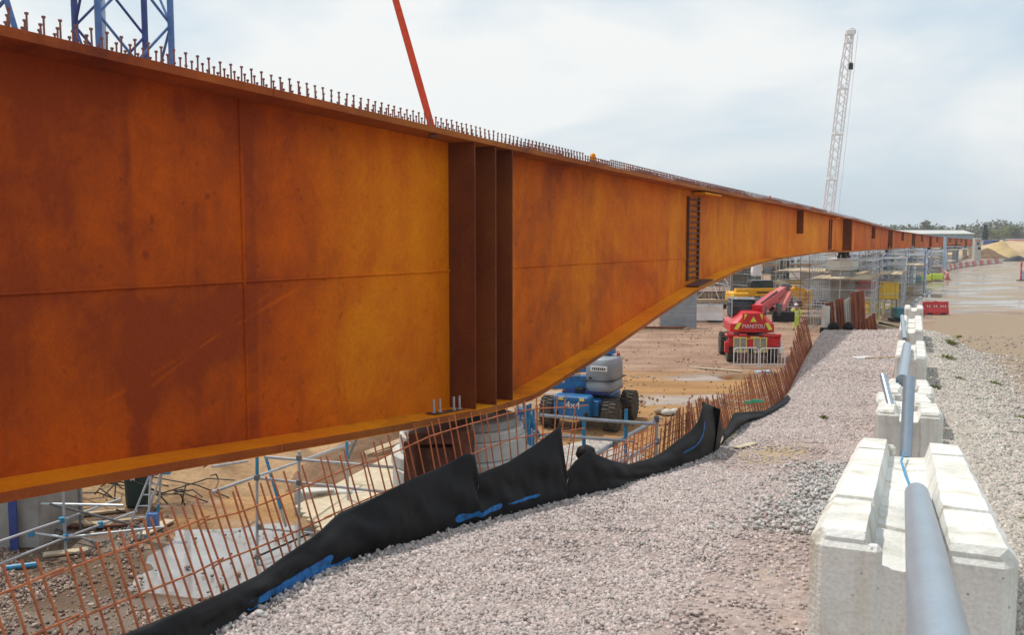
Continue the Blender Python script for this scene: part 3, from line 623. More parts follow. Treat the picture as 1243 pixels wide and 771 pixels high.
# splice bolts waiting upright on the lower flange
for D in (12.25, 12.4, 12.75, 12.9):
    d, n = gdir(D); z = zbot(D) + BFt
    b = MB(); b.tube(gp(D, 0.27, z), gp(D, 0.27, z + 0.2), 0.017, 8); b.tube(gp(D, 0.27, z), gp(D, 0.27, z + 0.03), 0.03, 6); b.build('bolt', 'galv', girder)
b = MB(); b.box(gp(12.6, 0.27, zbot(12.6) + BFt + 0.006), (0.16, 0.95, 0.012), math.atan2(gdir(12.6)[1].y, gdir(12.6)[1].x), rx=-0.11); b.build('packing_plate', 'rust_dark', girder)
for D in (18.1, 35.8, 47): # lifting lugs
    b = MB(); d, n = gdir(D); c = gp(D, 0.1, ztop(D)); ring = []
    for o in (-0.02, 0.02):
        ring.append([c + n * o + d * x + Vector((0, 0, z)) for x, z in ((-0.17, 0.0), (0.17, 0.0), (0.15, 0.14), (0.09, 0.24), (0, 0.27), (-0.09, 0.24), (-0.15, 0.14))])
    b.loft(ring); b.build('lifting_lug', 'rust_flange', girder)
# shear studs: the 300 nearest are parts, the rest one part
sb = MB(); sb.tube((0, 0, 0), (0, 0, 0.135), 0.0085, 6); sb.tube((0, 0, 0.135), (0, 0, 0.150), 0.0155, 8); stud_me = sb.mesh('shear_stud', 'stud')
D = 5.4; cnt = 0; far = MB(); cdir = girder.location
while D < 100:
    near = cnt < 300; ofs = (0.40, 0.19, -0.02, -0.23)
    for o in ofs:
        p = gp(D, o, ztop(D) - 0.002)
        if near:
            ob = bpy.data.objects.new('shear_stud', stud_me); COL.objects.link(ob); ob.parent = girder; ob.location = p - girder.location; ob.scale = (1, 1, random.uniform(0.95, 1.04)); ob.rotation_euler = (random.gauss(0, 0.02), random.gauss(0, 0.02), 0); cnt += 1
        elif D < 45 or o > 0:
            h = 0.135 if D < 17 or D > 18.2 else 0.1
            far.tube(p, p + Vector((random.gauss(0, 0.004), 0, h)), 0.0115, 5); far.tube(p + Vector((0, 0, h)), p + Vector((0, 0, h + 0.017)), 0.02, 5)
    D += 0.125 if D < 17.5 else 0.11 if D < 30 else 0.2 if D < 50 else 0.5
tag(far.build('shear_stud', 'stud', girder), kind='stuff')

# lifting strap, from the flange up to a crane out of frame
st_b = thing('lifting_strap', gp(12.0, 0.3, ztop(12)), 'flat orange red lifting strap rising from the girder top flange', 'strap')
p0 = gp(12.05, 0.28, ztop(12.05)); a_ = P(526, 148, p0.y); b0 = P(484, 0, p0.y + 0.25); up = (b0 - a_)
b = MB(); R_ = []
for k in range(9):
    c = a_ + Vector((0, 0, -0.14)) + up * (k / 8 * 3.2); wv = Vector((0.042 + 0.004 * math.sin(k), 0.012, 0)); tv = Vector((-0.002, 0.006, 0))
    R_.append([c - wv - tv, c + wv - tv, c + wv + tv, c - wv + tv])
b.loft(R_); b.build('strap_web', 'strap', st_b)
b = MB(); c = a_ + Vector((0, 0, -0.16)); b.tube(c - Vector((0.05, 0.02, 0.02)), c + Vector((0.05, 0.02, -0.02)), 0.03, 10); b.build('shackle', 'rust_dark', st_b)
# ------------------------------------------------------------------ black membrane along the bank edge
M['membrane'] = pmat('membrane', (0.007, 0.007, 0.009), (0.0035, 0.0035, 0.005), 2.0, 0.66, bump=0.25, bscale=160, spec=0.28, fine=0.25, stretch=(1, 1, 1))
yt_px = lerp_table([(-60, 880), (60, 815), (148, 771), (198, 750), (264, 722), (311, 699), (344, 675), (383, 649), (410, 623), (458, 602), (500, 581), (540, 564), (566, 550), (576, 553), (579, 576), (616, 561), (650, 539), (679, 517), (684, 560), (687, 573), (697, 560), (706, 553), (715, 546), (723, 552), (741, 559), (761, 564), (791, 556), (806, 547), (821, 535), (838, 523), (848, 509), (853, 489), (872, 497), (874, 520), (880, 523), (890, 501), (928, 499), (945, 488), (960, 476), (985, 426)])
def mem_pt(px, f, off=0.0):
    """point on the membrane: column px, f = 0 at the stones, 1 at the free upper edge"""
    yb = yb_px(px); B = on_bank(px, yb + 3); t = yt_px(px); D1 = B.y + 0.10 + 0.05 * math.sin(px * 0.05)
    T = P(px, min(t, yb - 1.5), D1); p = B.lerp(T, f)
    w = math.sin(math.pi * min(1, f * 1.05)) * 0.9
    fold = 0.065 * mnoise.noise((px * 0.035 + f * 2.2, f * 1.6, 2.0)) + 0.028 * mnoise.noise((px * 0.11 + f * 3, f * 2, 9.0)) + 0.03 * math.sin(px * 0.013 + f * 4.5) + 0.010 * mnoise.noise((px * 0.30 + f * 6, f * 7, 4.0)) + 0.022 * math.sin(px * 0.075 - f * 5.0) * f
    nrm = Vector((0.62, -0.78, 0.1))
    return p + nrm * (fold * w + 0.04 * w + off + 0.01) + Vector((0, 0, -0.03 if f == 0 else 0))
mem = thing('membrane', on_bank(430, 677), 'black geotextile membrane draped along the edge of the gravel bank', 'membrane')
def mem_sheet(x0, x1, step, nm):
    n = max(2, int((x1 - x0) / step)); nv = 12; V, F = [], []
    for i in range(n + 1):
        px = x0 + (x1 - x0) * i / n
        for j in range(nv + 1): V.append(mem_pt(px, j / nv))
    for i in range(n):
        for j in range(nv): a = i * (nv + 1) + j; F.append((a, a + 1, a + nv + 2, a + nv + 1))
    me = bpy.data.meshes.new(nm); base = mem.location; me.from_pydata([tuple(v - base) for v in V], [], F); me.materials.append(M['membrane']); me.polygons.foreach_set('use_smooth', [True] * len(F))
    o = bpy.data.objects.new(nm, me); COL.objects.link(o); o.parent = mem; WL[o] = base.copy()
    s = o.modifiers.new('thickness', 'SOLIDIFY'); s.thickness = 0.006; return o
mem_sheet(-60, 578.5, 3.5, 'fabric_sheet'); mem_sheet(578.8, 686.5, 2.5, 'fabric_sheet'); mem_sheet(687, 873, 2.5, 'fabric_sheet'); mem_sheet(874, 956, 2.5, 'fabric_sheet')
# bundled knot of fabric and turned-over flap
b = MB(); c = P(711, 560, on_bank(711, 598).y + 0.0)
b.lathe(c + Vector((0, 0, -0.15)), [(0.02, 0), (0.085, 0.03), (0.10, 0.09), (0.07, 0.15), (0.11, 0.22), (0.09, 0.29), (0.03, 0.32)], 10); b.build('fabric_knot', 'membrane', mem, smooth=True)
def flap(pxs, D, nm='fabric_flap'):
    b = MB(); r0 = [P(x, y, D + dd) for x, y, dd in pxs]; k = Vector((0.006, -0.01, 0)); b.loft([r0, [p + k for p in r0]]); b.build(nm, 'membrane', mem)
Df = on_bank(862, 550).y
flap([(852, 488, 0.1), (874, 497, -0.05), (867, 548, -0.08), (858, 556, 0.0), (853, 540, 0.1)], Df)
# blue spray marks on the fabric
def spray(pts, w, nm='spray_mark'):
    """stroke of sprayed paint lying on the cloth: pts are (column, f)"""
    V, F = [], []; n = len(pts); K_ = 12
    for i in range((n - 1) * K_ + 1):
        k = min(i // K_, n - 2); t = i / K_ - k; px = pts[k][0] * (1 - t) + pts[k + 1][0] * t; f = pts[k][1] * (1 - t) + pts[k + 1][1] * t
        ww = w * (0.75 + 0.5 * mnoise.noise((px * 0.08, f * 5, 1))) * min(1.0, 0.45 + 0.35 * min(i, (n - 1) * K_ - i))
        V += [mem_pt(px, max(0.02, f - ww), 0.012), mem_pt(px, min(1, f + ww), 0.012)]
        if i: a = 2 * i; F.append((a - 2, a - 1, a + 1, a))
    me = bpy.data.meshes.new(nm); base = mem.location; me.from_pydata([tuple(v - base) for v in V], [], F); me.materials.append(M['spray'])
    o = bpy.data.objects.new(nm, me); COL.objects.link(o); o.parent = mem; WL[o] = base.copy()
def fpos(px, py):
    return (yb_px(px) - py) / max(1.0, yb_px(px) - yt_px(px))
def stroke(pxs, w): spray([(x, min(0.97, max(0.05, fpos(x, y)))) for x, y in pxs], w)
stroke([(298, 734), (325, 718), (350, 706), (375, 692), (400, 676)], 0.19); stroke([(345, 709), (372, 700), (398, 692), (423, 681)], 0.12)
stroke([(549, 628), (570, 623), (592, 616), (606, 611)], 0.06); stroke([(612, 609), (636, 603), (652, 598)], 0.03)
stroke([(826, 548), (840, 540), (849, 525), (852, 512)], 0.06)

# ------------------------------------------------------------------ rusty reinforcement mesh fence
top_tab = lerp_table([(-90, 720), (0, 690), (47, 672), (98, 659), (140, 642), (215, 616), (247, 604), (294, 589), (350, 573), (401, 554), (458, 539), (507, 515), (548, 510), (577, 504), (603, 498), (638, 490), (656, 483), (688, 480), (696, 483), (722, 553), (741, 545), (760, 533), (798, 511), (825, 499), (843, 486), (859, 481), (880, 476), (888, 470), (911, 456), (951, 446), (960, 424), (968, 396), (985, 374), (1000, 377), (1010, 380)])
kp = lerp_table([(3, 0.36), (6.6, 0.33), (8.2, 0.22), (8.9, 0.1), (9.6, -0.10), (11, 0.02), (13, 0.22), (15, 0.30), (20, 0.36), (40, 0.2)])      # lean towards the pit
kf = lerp_table([(3, 0.0), (7, 0.0), (8.4, 0.05), (9.1, 0.35), (9.5, 0.12), (12, 0.35), (15, 0.55), (18, 0.40), (40, 0.15)])     # lean along the bank
def fdir(y):
    v = Vector((xedge(y + 0.25) - xedge(y - 0.25), 0.5, 0)).normalized(); return v, Vector((-v.y, v.x, 0))
def bar_vec(y):
    f, l = fdir(y); w = 0.16 * mnoise.noise((y * 0.9, 2.0, 5.0)) * sm(10, 13, y); return (l * (kp(y) + w) + f * (kf(y) + w * 1.5) + Vector((0, 0, 1)))
def fbase(y): 
    f, l = fdir(y); return Vector((xedge(y), y, zbank(y) - 0.30)) + l * 0.16
def bar_len(y):
    B, v = fbase(y), bar_vec(y); lo_, hi_ = 0.25, 2.2
    for _ in range(24):
        m_ = (lo_ + hi_) / 2; q = proj(B + v * m_)
        if q[1] > top_tab(q[0]): lo_ = m_
        else: hi_ = m_
    return lo_
R1 = lerp_table([(-90, 753), (-60, 742), (0, 720), (234, 635), (294, 621), (345, 601), (385, 583), (439, 562), (474, 553), (500, 538), (520, 530), (540, 523), (580, 512), (625, 499), (650, 496), (700, 494)])
R2 = lerp_table([(-90, 820), (-60, 808), (45, 769), (226, 699), (273, 679), (331, 657), (385, 633), (412, 620), (465, 597), (520, 575), (571, 551), (629, 530), (700, 522)])
def rail_len(y, tab):
    B, v = fbase(y), bar_vec(y); lo_, hi_ = 0.02, 2.2
    for _ in range(24):
        m_ = (lo_ + hi_) / 2; q = proj(B + v * m_)
        if q[1] > tab(q[0]): lo_ = m_
        else: hi_ = m_
    return lo_
cuts = [2.6, 4.15, 5.35, 6.55, 7.7, 9.25, 9.4, 11.2, 13.2, 14.8, 16.6, 19.5, 23.5, 28, 33.5]
labels = ['rusty steel mesh panel nearest the camera, standing over brown stony mud', 'rusty steel mesh panel in front of the left end of the grey puddle', 'rusty steel mesh panel in front of the grey puddle, behind spray-marked black fabric',
          'rusty steel mesh panel before the galvanised rails, left of the pier', 'rusty steel mesh panel with fanned bars in front of the pale concrete pier', None,
          'low rusty mesh panel beside the blue posts and white handrail', 'rusty mesh panel sagging behind the upright flap of black fabric', 'rusty mesh panel tilted forward just beyond the black fabric flap', 'rusty mesh panel with a green tie, over wet sand',
          'dense rusty mesh panel just below the red telehandler', 'rusty mesh panel between red telehandler and gravel, left of the worker', 'rusty mesh panel beside the worker in yellow', 'farthest rusty mesh panel, next to the leaning steel sheets']
for k in range(len(cuts) - 1):
    a, c = cuts[k], cuts[k + 1]
    if labels[k] is None: continue
    fp = thing('mesh_panel', fbase((a + c) / 2), labels[k], 'mesh fence', 'rusty mesh panels along the bank')
    y = a + 0.03; ys_ = []
    while y < c - 0.02: ys_.append(y); f, l = fdir(y); y += (0.104 if a < 11 else 0.085) * f.y
    dl = random.gauss(0, 0.02); Ls = []
    for y in ys_:
        L_ = bar_len(y) * (random.uniform(0.97, 1.03) if a < 11 else random.uniform(0.86, 1.06)); Ls.append(L_)
        v = bar_vec(y); v = v + Vector((random.gauss(0, 0.015), random.gauss(0, 0.012), 0)) + fdir(y)[0] * dl
        tube('bar', fbase(y), fbase(y) + v * L_, 0.0068 if a < 11 else 0.0085, 'rebar' if a < 11 else 'rebar_old', fp, 6)
    for fr in ((R1, R2) if a < 9.3 else (0.95, 0.85, 0.75, 0.65, 0.55, 0.45, 0.35, 0.25)):
        pts = [fbase(y) + bar_vec(y) * ((rail_len(y, fr) if a < 9.3 else L_ * fr)) + fdir(y)[1] * -0.013 for y, L_ in zip(ys_, Ls)]
        # smooth the rail a little and build it as one bent bar
        sm_ = list(pts) if a < 9.3 else [sum(pts[max(0, i - 4):i + 5], Vector()) / len(pts[max(0, i - 4):i + 5]) for i in range(len(pts))]
        f0 = fdir(a)[0]; sm_ = [sm_[0] - f0 * 0.12] + sm_[::3] + [sm_[-1] + fdir(c)[0] * 0.12]
        b = MB(); rings = []
        for i, p in enumerate(sm_):
            rings.append([p + Vector((0.0035 * 0, 0, 0)) + Vector((0.45 * math.cos(q), -0.9 * math.cos(q), math.sin(q) * 1.0)) * 0.0066 for q in (0, 1.047, 2.094, 3.1416, 4.189, 5.236)])
        b.loft(rings); b.build('rail_bar', 'rebar' if a < 11 else 'rebar_old', fp)
b = MB(); c = P(915, 488, on_bank(915, 509).y + 0.2); b.box(c, (0.42, 0.02, 0.05), 0.35); b.box(c + Vector((0.02, 0, 0.02)), (0.12, 0.03, 0.06), 0.3)
tag(b.build('green_tie', 'blue_tube', None, origin=c), 'green-blue strip tied across the rusty mesh over wet sand', 'strip')
M['tie_green'] = pmat('tie_green', (0.05, 0.38, 0.22), (0.04, 0.3, 0.18), 8, 0.6); bpy.data.objects['green_tie'].data.materials[0] = M['tie_green']

# ------------------------------------------------------------------ concrete barrier blocks with a pipe channel along the top
wd_ = Vector((0.404, 0.915, 0)).normalized(); WANG = math.atan2(wd_.y, wd_.x) - math.pi / 2
def block(D0, D1, label, notch, dz=0.0, dx=0.0, yaw=0.0):
    """block lying along the wall, cross-section with a channel in its top; notch = distances of the cross grooves from its near end"""
    Lw = (D1 - D0) / wd_.y; h0, h1 = CZ - 1.0, 0
    zt0 = ztb(D0) + dz; zt1 = ztb(D1) + dz; c = Vector((WALLX(D0) + dx, D0, zt0 - 0.82))
    t = thing('barrier_block', c, label, 'concrete block', 'concrete barrier blocks in a row')
    hw = 0.375; cuts_ = sorted({0.0, Lw} | {v for n_ in notch for v in (n_ - 0.035, n_ + 0.035)})
    rings = []
    def sec(s, low, inset, front):
        e = 0.022 if low == 0 else 0.0; d = 0.036 if low else 0.0
        z = 0.82 + (zt1 - zt0) * s / Lw - d; ch = 0.125
        x0, x1 = -0.155, 0.125
        zz = (zt1 - zt0) * s / Lw
        return [(-hw + inset, zz - 0.25), (-hw + inset, z - 0.045 - inset), (-hw + 0.04 + inset, z - inset), (x0 - 0.012, z - inset), (x0 + 0.012, z - ch + d * 0.5), (x0 + 0.13, z - ch - 0.012 + d * 0.5), (x1 - 0.02, z - ch + d * 0.5), (x1 + 0.015, z - inset), (hw - 0.04 - inset, z - inset), (hw - inset, z - 0.045 - inset), (hw - inset, zz - 0.25)]
    b = MB(); S_ = [0.0, 0.03]
    for n_ in notch: S_ += [n_ - 0.045, n_ - 0.03, n_ + 0.03, n_ + 0.04]
    S_ += [v for v in np.arange(0.12, Lw - 0.1, 0.09) if all(abs(v - q) > 0.08 for q in notch)] + [Lw - 0.03, Lw]; S_.sort()
    rot = WANG + yaw
    for s in S_:
        low = any(abs(s - n_) < 0.032 for n_ in notch); ins = 0.028 if s in (0.0, Lw) else 0.0
        r = []
        for x, z in sec(s, low, ins, s == 0):
            jit = 0.004 * mnoise.noise((x * 9 + D0, s * 6, z * 7)) + 0.003 * mnoise.noise((x * 20 + D0, s * 17, z * 20)); p = Vector((x + jit, s, z + jit)); p.rotate(Matrix.Rotation(rot, 3, 'Z')); r.append(c + p)
        rings.append(r)
    b.loft(rings); b.build('block_body', 'concrete_block', t)
    for e, sgn in ((0.0, -1), (Lw, 1)):                      # raised cheeks either side of the vertical key slot in each end
        for x0, x1 in ((-0.345, -0.10), (0.125, 0.345)):
            b = MB(); p = Vector(((x0 + x1) / 2, e - sgn * 0.012, 0.30 + (zt1 - zt0) * (e / Lw))); p.rotate(Matrix.Rotation(rot, 3, 'Z')); b.box(c + p, (x1 - x0, 0.07, 0.95), rot); b.build('end_cheek', 'concrete_block', t, 0.02)
    return t
ztb = lerp_table([(2, 5.10), (3.45, 5.02), (5, 4.82), (7, 4.60), (10.6, 4.13), (12.2, 3.95), (14.2, 3.72), (16.3, 3.5), (18.6, 3.25), (23, 3.16), (26.8, 3.11), (30.4, 3.08), (35.5, 3.1), (40.6, 3.13)])
block(3.45, 7.0, 'big pale concrete block nearest the camera with steel pipe in its channel', [0.85, 3.1])
block(10.6, 12.2, 'pale concrete block with a leaning steel post against its near end', [0.8])
block(12.5, 14.2, 'small pale concrete block just behind the one with the leaning post', [0.6, 1.2], dx=-0.05, yaw=0.03)
block(14.5, 16.3, 'pale concrete block between two others, beside green weeds', [0.5, 1.1], yaw=-0.02)
block(16.6, 18.6, 'pale concrete block carrying the near end of the thick grey pipe', [0.7, 1.4])
block(23, 24.8, 'pale concrete block with dark shaded gravel on its right side', [0.9], dx=0.05)
block(25, 26.8, 'pale concrete block carrying the far end of the thick grey pipe', [0.6, 1.2], dx=0.05)
block(30.4, 31.9, 'pale concrete block level with the timber sleeper end on the gravel', [0.7], dx=0.05)
block(32.1, 33.7, 'narrow-looking pale concrete block, third from the far end of the row', [0.8], dx=0.05)
block(33.9, 35.5, 'pale concrete block, next to last of the row', [0.8], dx=0.05)
block(39, 40.6, 'last pale concrete block of the row, left of the red barrier', [0.8], dx=0.15)

def pipe(p0, p1, r, label, mat='galv_pipe', n=24, wall=0.006, name='steel_pipe'):
    b = MB(); p0, p1 = Vector(p0), Vector(p1); q = (p1 - p0).to_track_quat('Z', 'Y'); rings = []
    for p, rr in ((p0 + (p1 - p0) * 0.02, r - wall), (p0, r - wall), (p0, r), (p1, r), (p1, r - wall), (p1 + (p0 - p1) * 0.02, r - wall)):
        rings.append([p + q @ Vector((rr * math.cos(2 * math.pi * i / n), rr * math.sin(2 * math.pi * i / n), 0)) for i in range(n)])
    b.loft(rings); o = b.build(name, mat, None, smooth=True, origin=p0)
    for poly in o.data.polygons: poly.use_smooth = len(poly.vertices) == 4
    md = o.modifiers.new('edge', 'EDGE_SPLIT'); md.split_angle = R(40)
    return tag(o, label, 'pipe')
pa = P(1113, 600, 4.95); pb = P(1139, 771, 1.92)
pipe(pa, pb + (pb - pa) * 0.40, 0.064, 'grey galvanised pipe lying in the channel of the nearest block')
pipe(P(1099, 556, 10.25), P(1104, 458, 10.62), 0.066, 'grey steel post leaning upright in the key slot of a block', n=20)
pipe(P(1072, 456, 12.2), P(1083, 500, 11.6), 0.045, 'short thin grey tube leaning left of the block row', n=14)
pipe(P(1095, 462, 16.9), P(1101, 420, 25.6), 0.115, 'thick grey pipe lying along the channel of the middle blocks', n=24)
pipe(P(1098, 412, 28.6), P(1095, 384, 33.5), 0.07, 'thin pale pipe on the far blocks of the row', n=12)
# thin blue hose in the near channel
b = MB(); pts = [P(1098, 548, 6.9), P(1094, 560, 6.4), P(1099, 577, 5.7), P(1105, 592, 5.3), P(1108, 604, 5.0)]
for i in range(len(pts) - 1): b.tube(pts[i], pts[i + 1], 0.008, 6)
tag(b.build('hose', 'blue_tube', None, origin=pts[0]), 'thin pale blue hose lying in the channel behind the near pipe', 'hose')

# bits lying on the stones
def plank(p0, p1, w, h, label, mat='timber', cat='plank', name='timber_plank'):
    p0, p1 = Vector(p0), Vector(p1); d = p1 - p0; o = bx(name, (0, 0, 0), (d.length, w, h), mat, None, bevel=0.006)
    o.location = (p0 + p1) / 2; o.rotation_euler = d.to_track_quat('X', 'Z').to_euler(); WL[o] = o.location.copy(); return tag(o, label, cat)
def bankpt(px, py, up=0.03):
    p = on_bank(px, py); p.z = zterr(p.x, p.y) + up; return p
plank(bankpt(1052, 437), bankpt(1090, 436), 0.16, 0.11, 'timber sleeper end lying across the gravel left of the blocks')
plank(bankpt(1038, 436), bankpt(1058, 435), 0.3, 0.05, 'pale broken board lying on the gravel by the sleeper', 'white_paint', 'board', 'broken_board')
plank(bankpt(868, 545), bankpt(893, 530), 0.05, 0.03, 'thin pale stick lying by the black fabric flap', 'timber_pale', 'stick', 'stick')
plank(bankpt(893, 546), bankpt(917, 540), 0.12, 0.02, 'flat pale board scrap lying on gravel near the fabric flap', 'timber_pale', 'board', 'broken_board')

# weeds
def weed(px, py, r, label, right=True, n=70, D=None):
    if right:
        D = D or 8.0; s, t = slo(px, py)
        for _ in range(60): D = 0.6 * D + 0.4 * max(2.0, min(60, (zterr(s * D, D) - CZ) / t))
        p = Vector((s * D, D, zterr(s * D, D)))
    else: p = bankpt(px, py, 0)
    b = MB(); r *= 1.25
    for _ in range(int(n * 2.6)):
        a = random.uniform(0, 6.283); q = r * random.random() ** 0.75; lobe = 0.6 + 0.5 * mnoise.noise((px + 2 * math.cos(a), py + 2 * math.sin(a), 3)); q *= lobe
        h = r * random.uniform(0.05, 0.42) * (1.1 - q / r); c = p + Vector((q * math.cos(a), q * math.sin(a), -0.01))
        t_ = c + Vector((random.gauss(0, r * 0.18), random.gauss(0, r * 0.18), h)); s_ = Vector((math.sin(a), -math.cos(a), 0.2)) * r * random.uniform(0.025, 0.075); m_ = c.lerp(t_, 0.6)
        b.add([c, m_ + s_, t_, m_ - s_], [(0, 1, 2, 3)])
    return tag(b.build('weed', 'leaf', None, origin=p), label, 'weed', 'weeds on the stones')
weed(1134, 472, 0.24, 'bright green weed clump close to the right side of the blocks', n=120)
weed(1152, 418, 0.45, 'green weed patch right of the block with the far pipe end', n=120); weed(1148, 436, 0.4, 'low green weeds below another patch beside shaded gravel', n=60)
weed(1206, 467, 0.28, 'green weed tuft at the edge of the brown dirt', n=80); weed(1163, 461, 0.25, 'sparse weeds in the middle of the grey stones', n=40)
weed(1164, 410, 0.4, 'farthest weed patch on the grey stones', n=60); weed(1240, 634, 0.12, 'green weed at the right of the nearest block', n=60)
weed(1240, 508, 0.18, 'small weed beside the tan track at far right', n=40); weed(1000, 508, 0.17, 'small dull weed tuft alone on the pink gravel', False, n=70)
# ------------------------------------------------------------------ piers
def pier(D, label, w=2.2, t_=1.25, cap_w=2.45, cap_h=0.8, gap=0.42, off=0.0, zt=None, xy=None, ang=None):
    if xy is None: c = gp(D, off, 0); d = gdir(D)[0]; zt = zbot(D) - gap
    else: c = Vector((xy[0], xy[1], 0)); d = gdir(60)[0]
    rz = math.atan2(d.y, d.x)
    p = thing('bridge_pier', c, label, 'pier', 'concrete piers under the girder')
    b = MB(); b.box(c + Vector((0, 0, (zt - cap_h) / 2)), (w, t_, zt - cap_h), rz); b.build('column', 'concrete_old', p, 0.05)
    b = MB(); b.box(c + Vector((0, 0, zt - cap_h / 2)), (cap_w, t_ + 0.35, cap_h), rz); b.build('cap', 'cap_white', p, 0.03)
    if xy is None:
        for s in (-0.55, 0.55):
            b = MB(); q = c + d * s; b.box(q + Vector((0, 0, zt + 0.08)), (0.55, 0.6, 0.16), rz); b.box(q + Vector((0, 0, zt + 0.16 + (gap - 0.16) / 2 - 0.005)), (0.42, 0.5, gap - 0.17), rz); b.build('bearing', 'black', p)
    return p
names = ['concrete pier with pale cap boxed in by scaffold, nearest of the far row', 'second far pier, its cap above the yellow box', 'third far pier, right of the blue and white stair tower', 'fourth far pier under the shrinking girder', 'fifth far pier, by the blue-grey post', 'next to last pier before the girder end', 'farthest pier at the girder end']
for D, nm in zip((62, 108, 145, 180, 215, 250, 285), names): pier(D, nm)
# near pier: stepped concrete with rounded ends under the haunch
c = Vector((-0.80, 14.6, 0)); d = gdir(14)[0]; rz = math.atan2(d.y, d.x)
np_ = thing('bridge_pier', c, 'pale round-ended concrete pier stepped in layers below the girder haunch', 'pier', 'concrete piers under the girder')
def obround(hl, hw, z0, z1, nm, mat, bev=0.02):
    b = MB(); poly = []
    for k in range(28):
        a = 2 * math.pi * k / 28; x = hw * math.cos(a); y = hw * math.sin(a); y += (hl - hw) if y > 1e-6 else -(hl - hw) if y < -1e-6 else 0
        v = Vector((x, y, 0)); v.rotate(Matrix.Rotation(rz, 3, 'Z')); poly.append((c.x + v.x, c.y + v.y))
    b.prism(poly, z0, z1); b.build(nm, mat, np_, bev)
obround(1.15, 1.12, 0.0, 2.52, 'pile_cap', 'concrete'); obround(1.2, 1.04, 2.522, 2.72, 'column', 'concrete'); obround(1.06, 0.92, 2.722, 3.02, 'column_ring', 'concrete'); obround(1.0, 0.87, 3.022, 3.16, 'column_ring', 'concrete'); obround(0.92, 0.80, 3.162, 3.29, 'cap', 'concrete_old')
for s in (-0.4, 0.45):
    b = MB(); b.box(c + d * s + Vector((0.2, 0, 3.41)), (0.3, 0.5, 0.235), rz); b.build('bearing', 'black', np_)
jk = P(534, 540, 13.0); jk = Vector((jk.x, jk.y, 0))
t = thing('jacking_tower', jk, 'dark rusty steel jacking tower left of the pale pier', 'support')
for sx in (-0.36, 0.36):
    for sy in (-0.3, 0.3):
        bx('leg', jk + Vector((sx, sy, 1.65)), (0.2, 0.2, 3.3), 'rust_dark', t, rz)
for z in (0.4, 1.7, 3.35): bx('tie_plate', jk + Vector((0, 0, z)), (0.9, 0.85, 0.16), 'rust_dark', t, 0.1)
bx('side_plate', jk + Vector((0, -0.05, 2.5)), (0.6, 0.5, 1.4), 'rust_dark', t, 0.1)

# ------------------------------------------------------------------ scaffolding
def scaffold(c, nx, ny, bx_, by_, levels, label, rz=None, boards=(), mat='galv', brace=True, r=0.027, rail=True, group='tube scaffolds around the piers', mat2=None, net=0.0):
    """nx by ny bays of tube scaffold with base corner-centre c; levels = heights of its ledgers; boards = indices of decked levels"""
    rz = math.atan2(*reversed(gdir(60)[0].xy)) if rz is None else rz
    c = Vector(c); t = thing('scaffold', c, label, 'scaffold', group); rot = Matrix.Rotation(rz, 3, 'Z')
    def L_(i, j, z): return c + rot @ Vector(((i - nx / 2) * bx_, (j - ny / 2) * by_, z))
    top = levels[-1]
    for i in range(nx + 1):
        for j in range(ny + 1):
            if ny > 1 and nx > 1 and 0 < i < nx and 0 < j < ny: continue
            tube('standard', L_(i, j, 0), L_(i, j, top + random.uniform(0.05, 0.7)), r, mat2 if mat2 and random.random() < 0.3 else mat, t, 6)
            piece('base_plate', L_(i, j, 0.012), (0.2, 0.2, 0.024), 'galv_dark', t)
    lv = list(levels)
    if rail: lv += ([levels[-1] + 0.45] if c.y < 58 else []) + [(p + q) / 2 + 0.2 for p, q in zip([0] + list(levels), levels) if q - p > 1.3]
    for z in lv:
        for j in range(ny + 1):
            if 0 < j < ny: continue
            tube('ledger', L_(-0.12, j, z), L_(nx + 0.12, j, z), r, mat, t, 6)
        for i in range(nx + 1):
            if 0 < i < nx and z != levels[-1] and i % 2: continue
            tube('transom', L_(i, -0.12, z + 0.06), L_(i, ny + 0.12, z + 0.06), r, mat, t, 6)
    if brace:
        for k in range(len(levels)):
            z0 = 0 if k == 0 else levels[k - 1]; z1 = levels[k]
            if z1 - z0 < 0.8: continue
            i = k % nx; tube('brace', L_(i, -0.05, z0), L_(i + 1, -0.05, z1), r, mat, t, 6); tube('brace', L_(nx + 0.05, k % ny, z0), L_(nx + 0.05, k % ny + 1, z1), r, mat, t, 6)
    for k in boards:
        z = levels[k] + 0.14
        for s in range(max(2, int(ny * by_ / 0.26))):
            y = (s + 0.5) * 0.26 / by_
            piece('board', L_(nx / 2, y, z), (nx * bx_ + random.uniform(0.1, 0.5), 0.235, 0.04), random.choice(('timber', 'timber_pale')), t, rz)
        tw = piece('toe_board', L_(nx / 2, -0.03, z + 0.1), (nx * bx_, 0.03, 0.2), 'timber', t, rz)
    if net:
        for k in range(len(levels)):
            z0 = 0.1 if k == 0 else levels[k - 1] + 0.05; z1 = levels[k] - 0.08
            for i in range(nx):
                if random.random() < net and z1 - z0 > 0.7: piece('netting', L_(i + 0.5, ny + 0.02, (z0 + z1) / 2), (bx_ * 0.97, 0.02, z1 - z0), 'net', t, rz)
    return t
rg = lambda D, off, z=0: gp(D, off, z)
scaffold(rg(61.2, 0.3), 5, 2, 1.35, 1.9, [1.7, 3.35, 4.1, 4.6], 'galvanised scaffold with brown timber deck wrapped round the nearest far pier', boards=(1,), mat2='galv_dark')
scaffold(rg(66, -3.0), 4, 2, 1.5, 1.7, [1.8, 3.6, 4.9], 'scaffold behind and left of the nearest far pier', boards=(1,), mat2='galv_dark', net=0.3)
scaffold(rg(107, 0.5), 5, 2, 1.9, 2.2, [1.8, 3.0, 4.0, 4.6], 'scaffold round the second far pier, above the yellow box', boards=(2,), mat2='galv_dark', r=0.032, net=0.45)
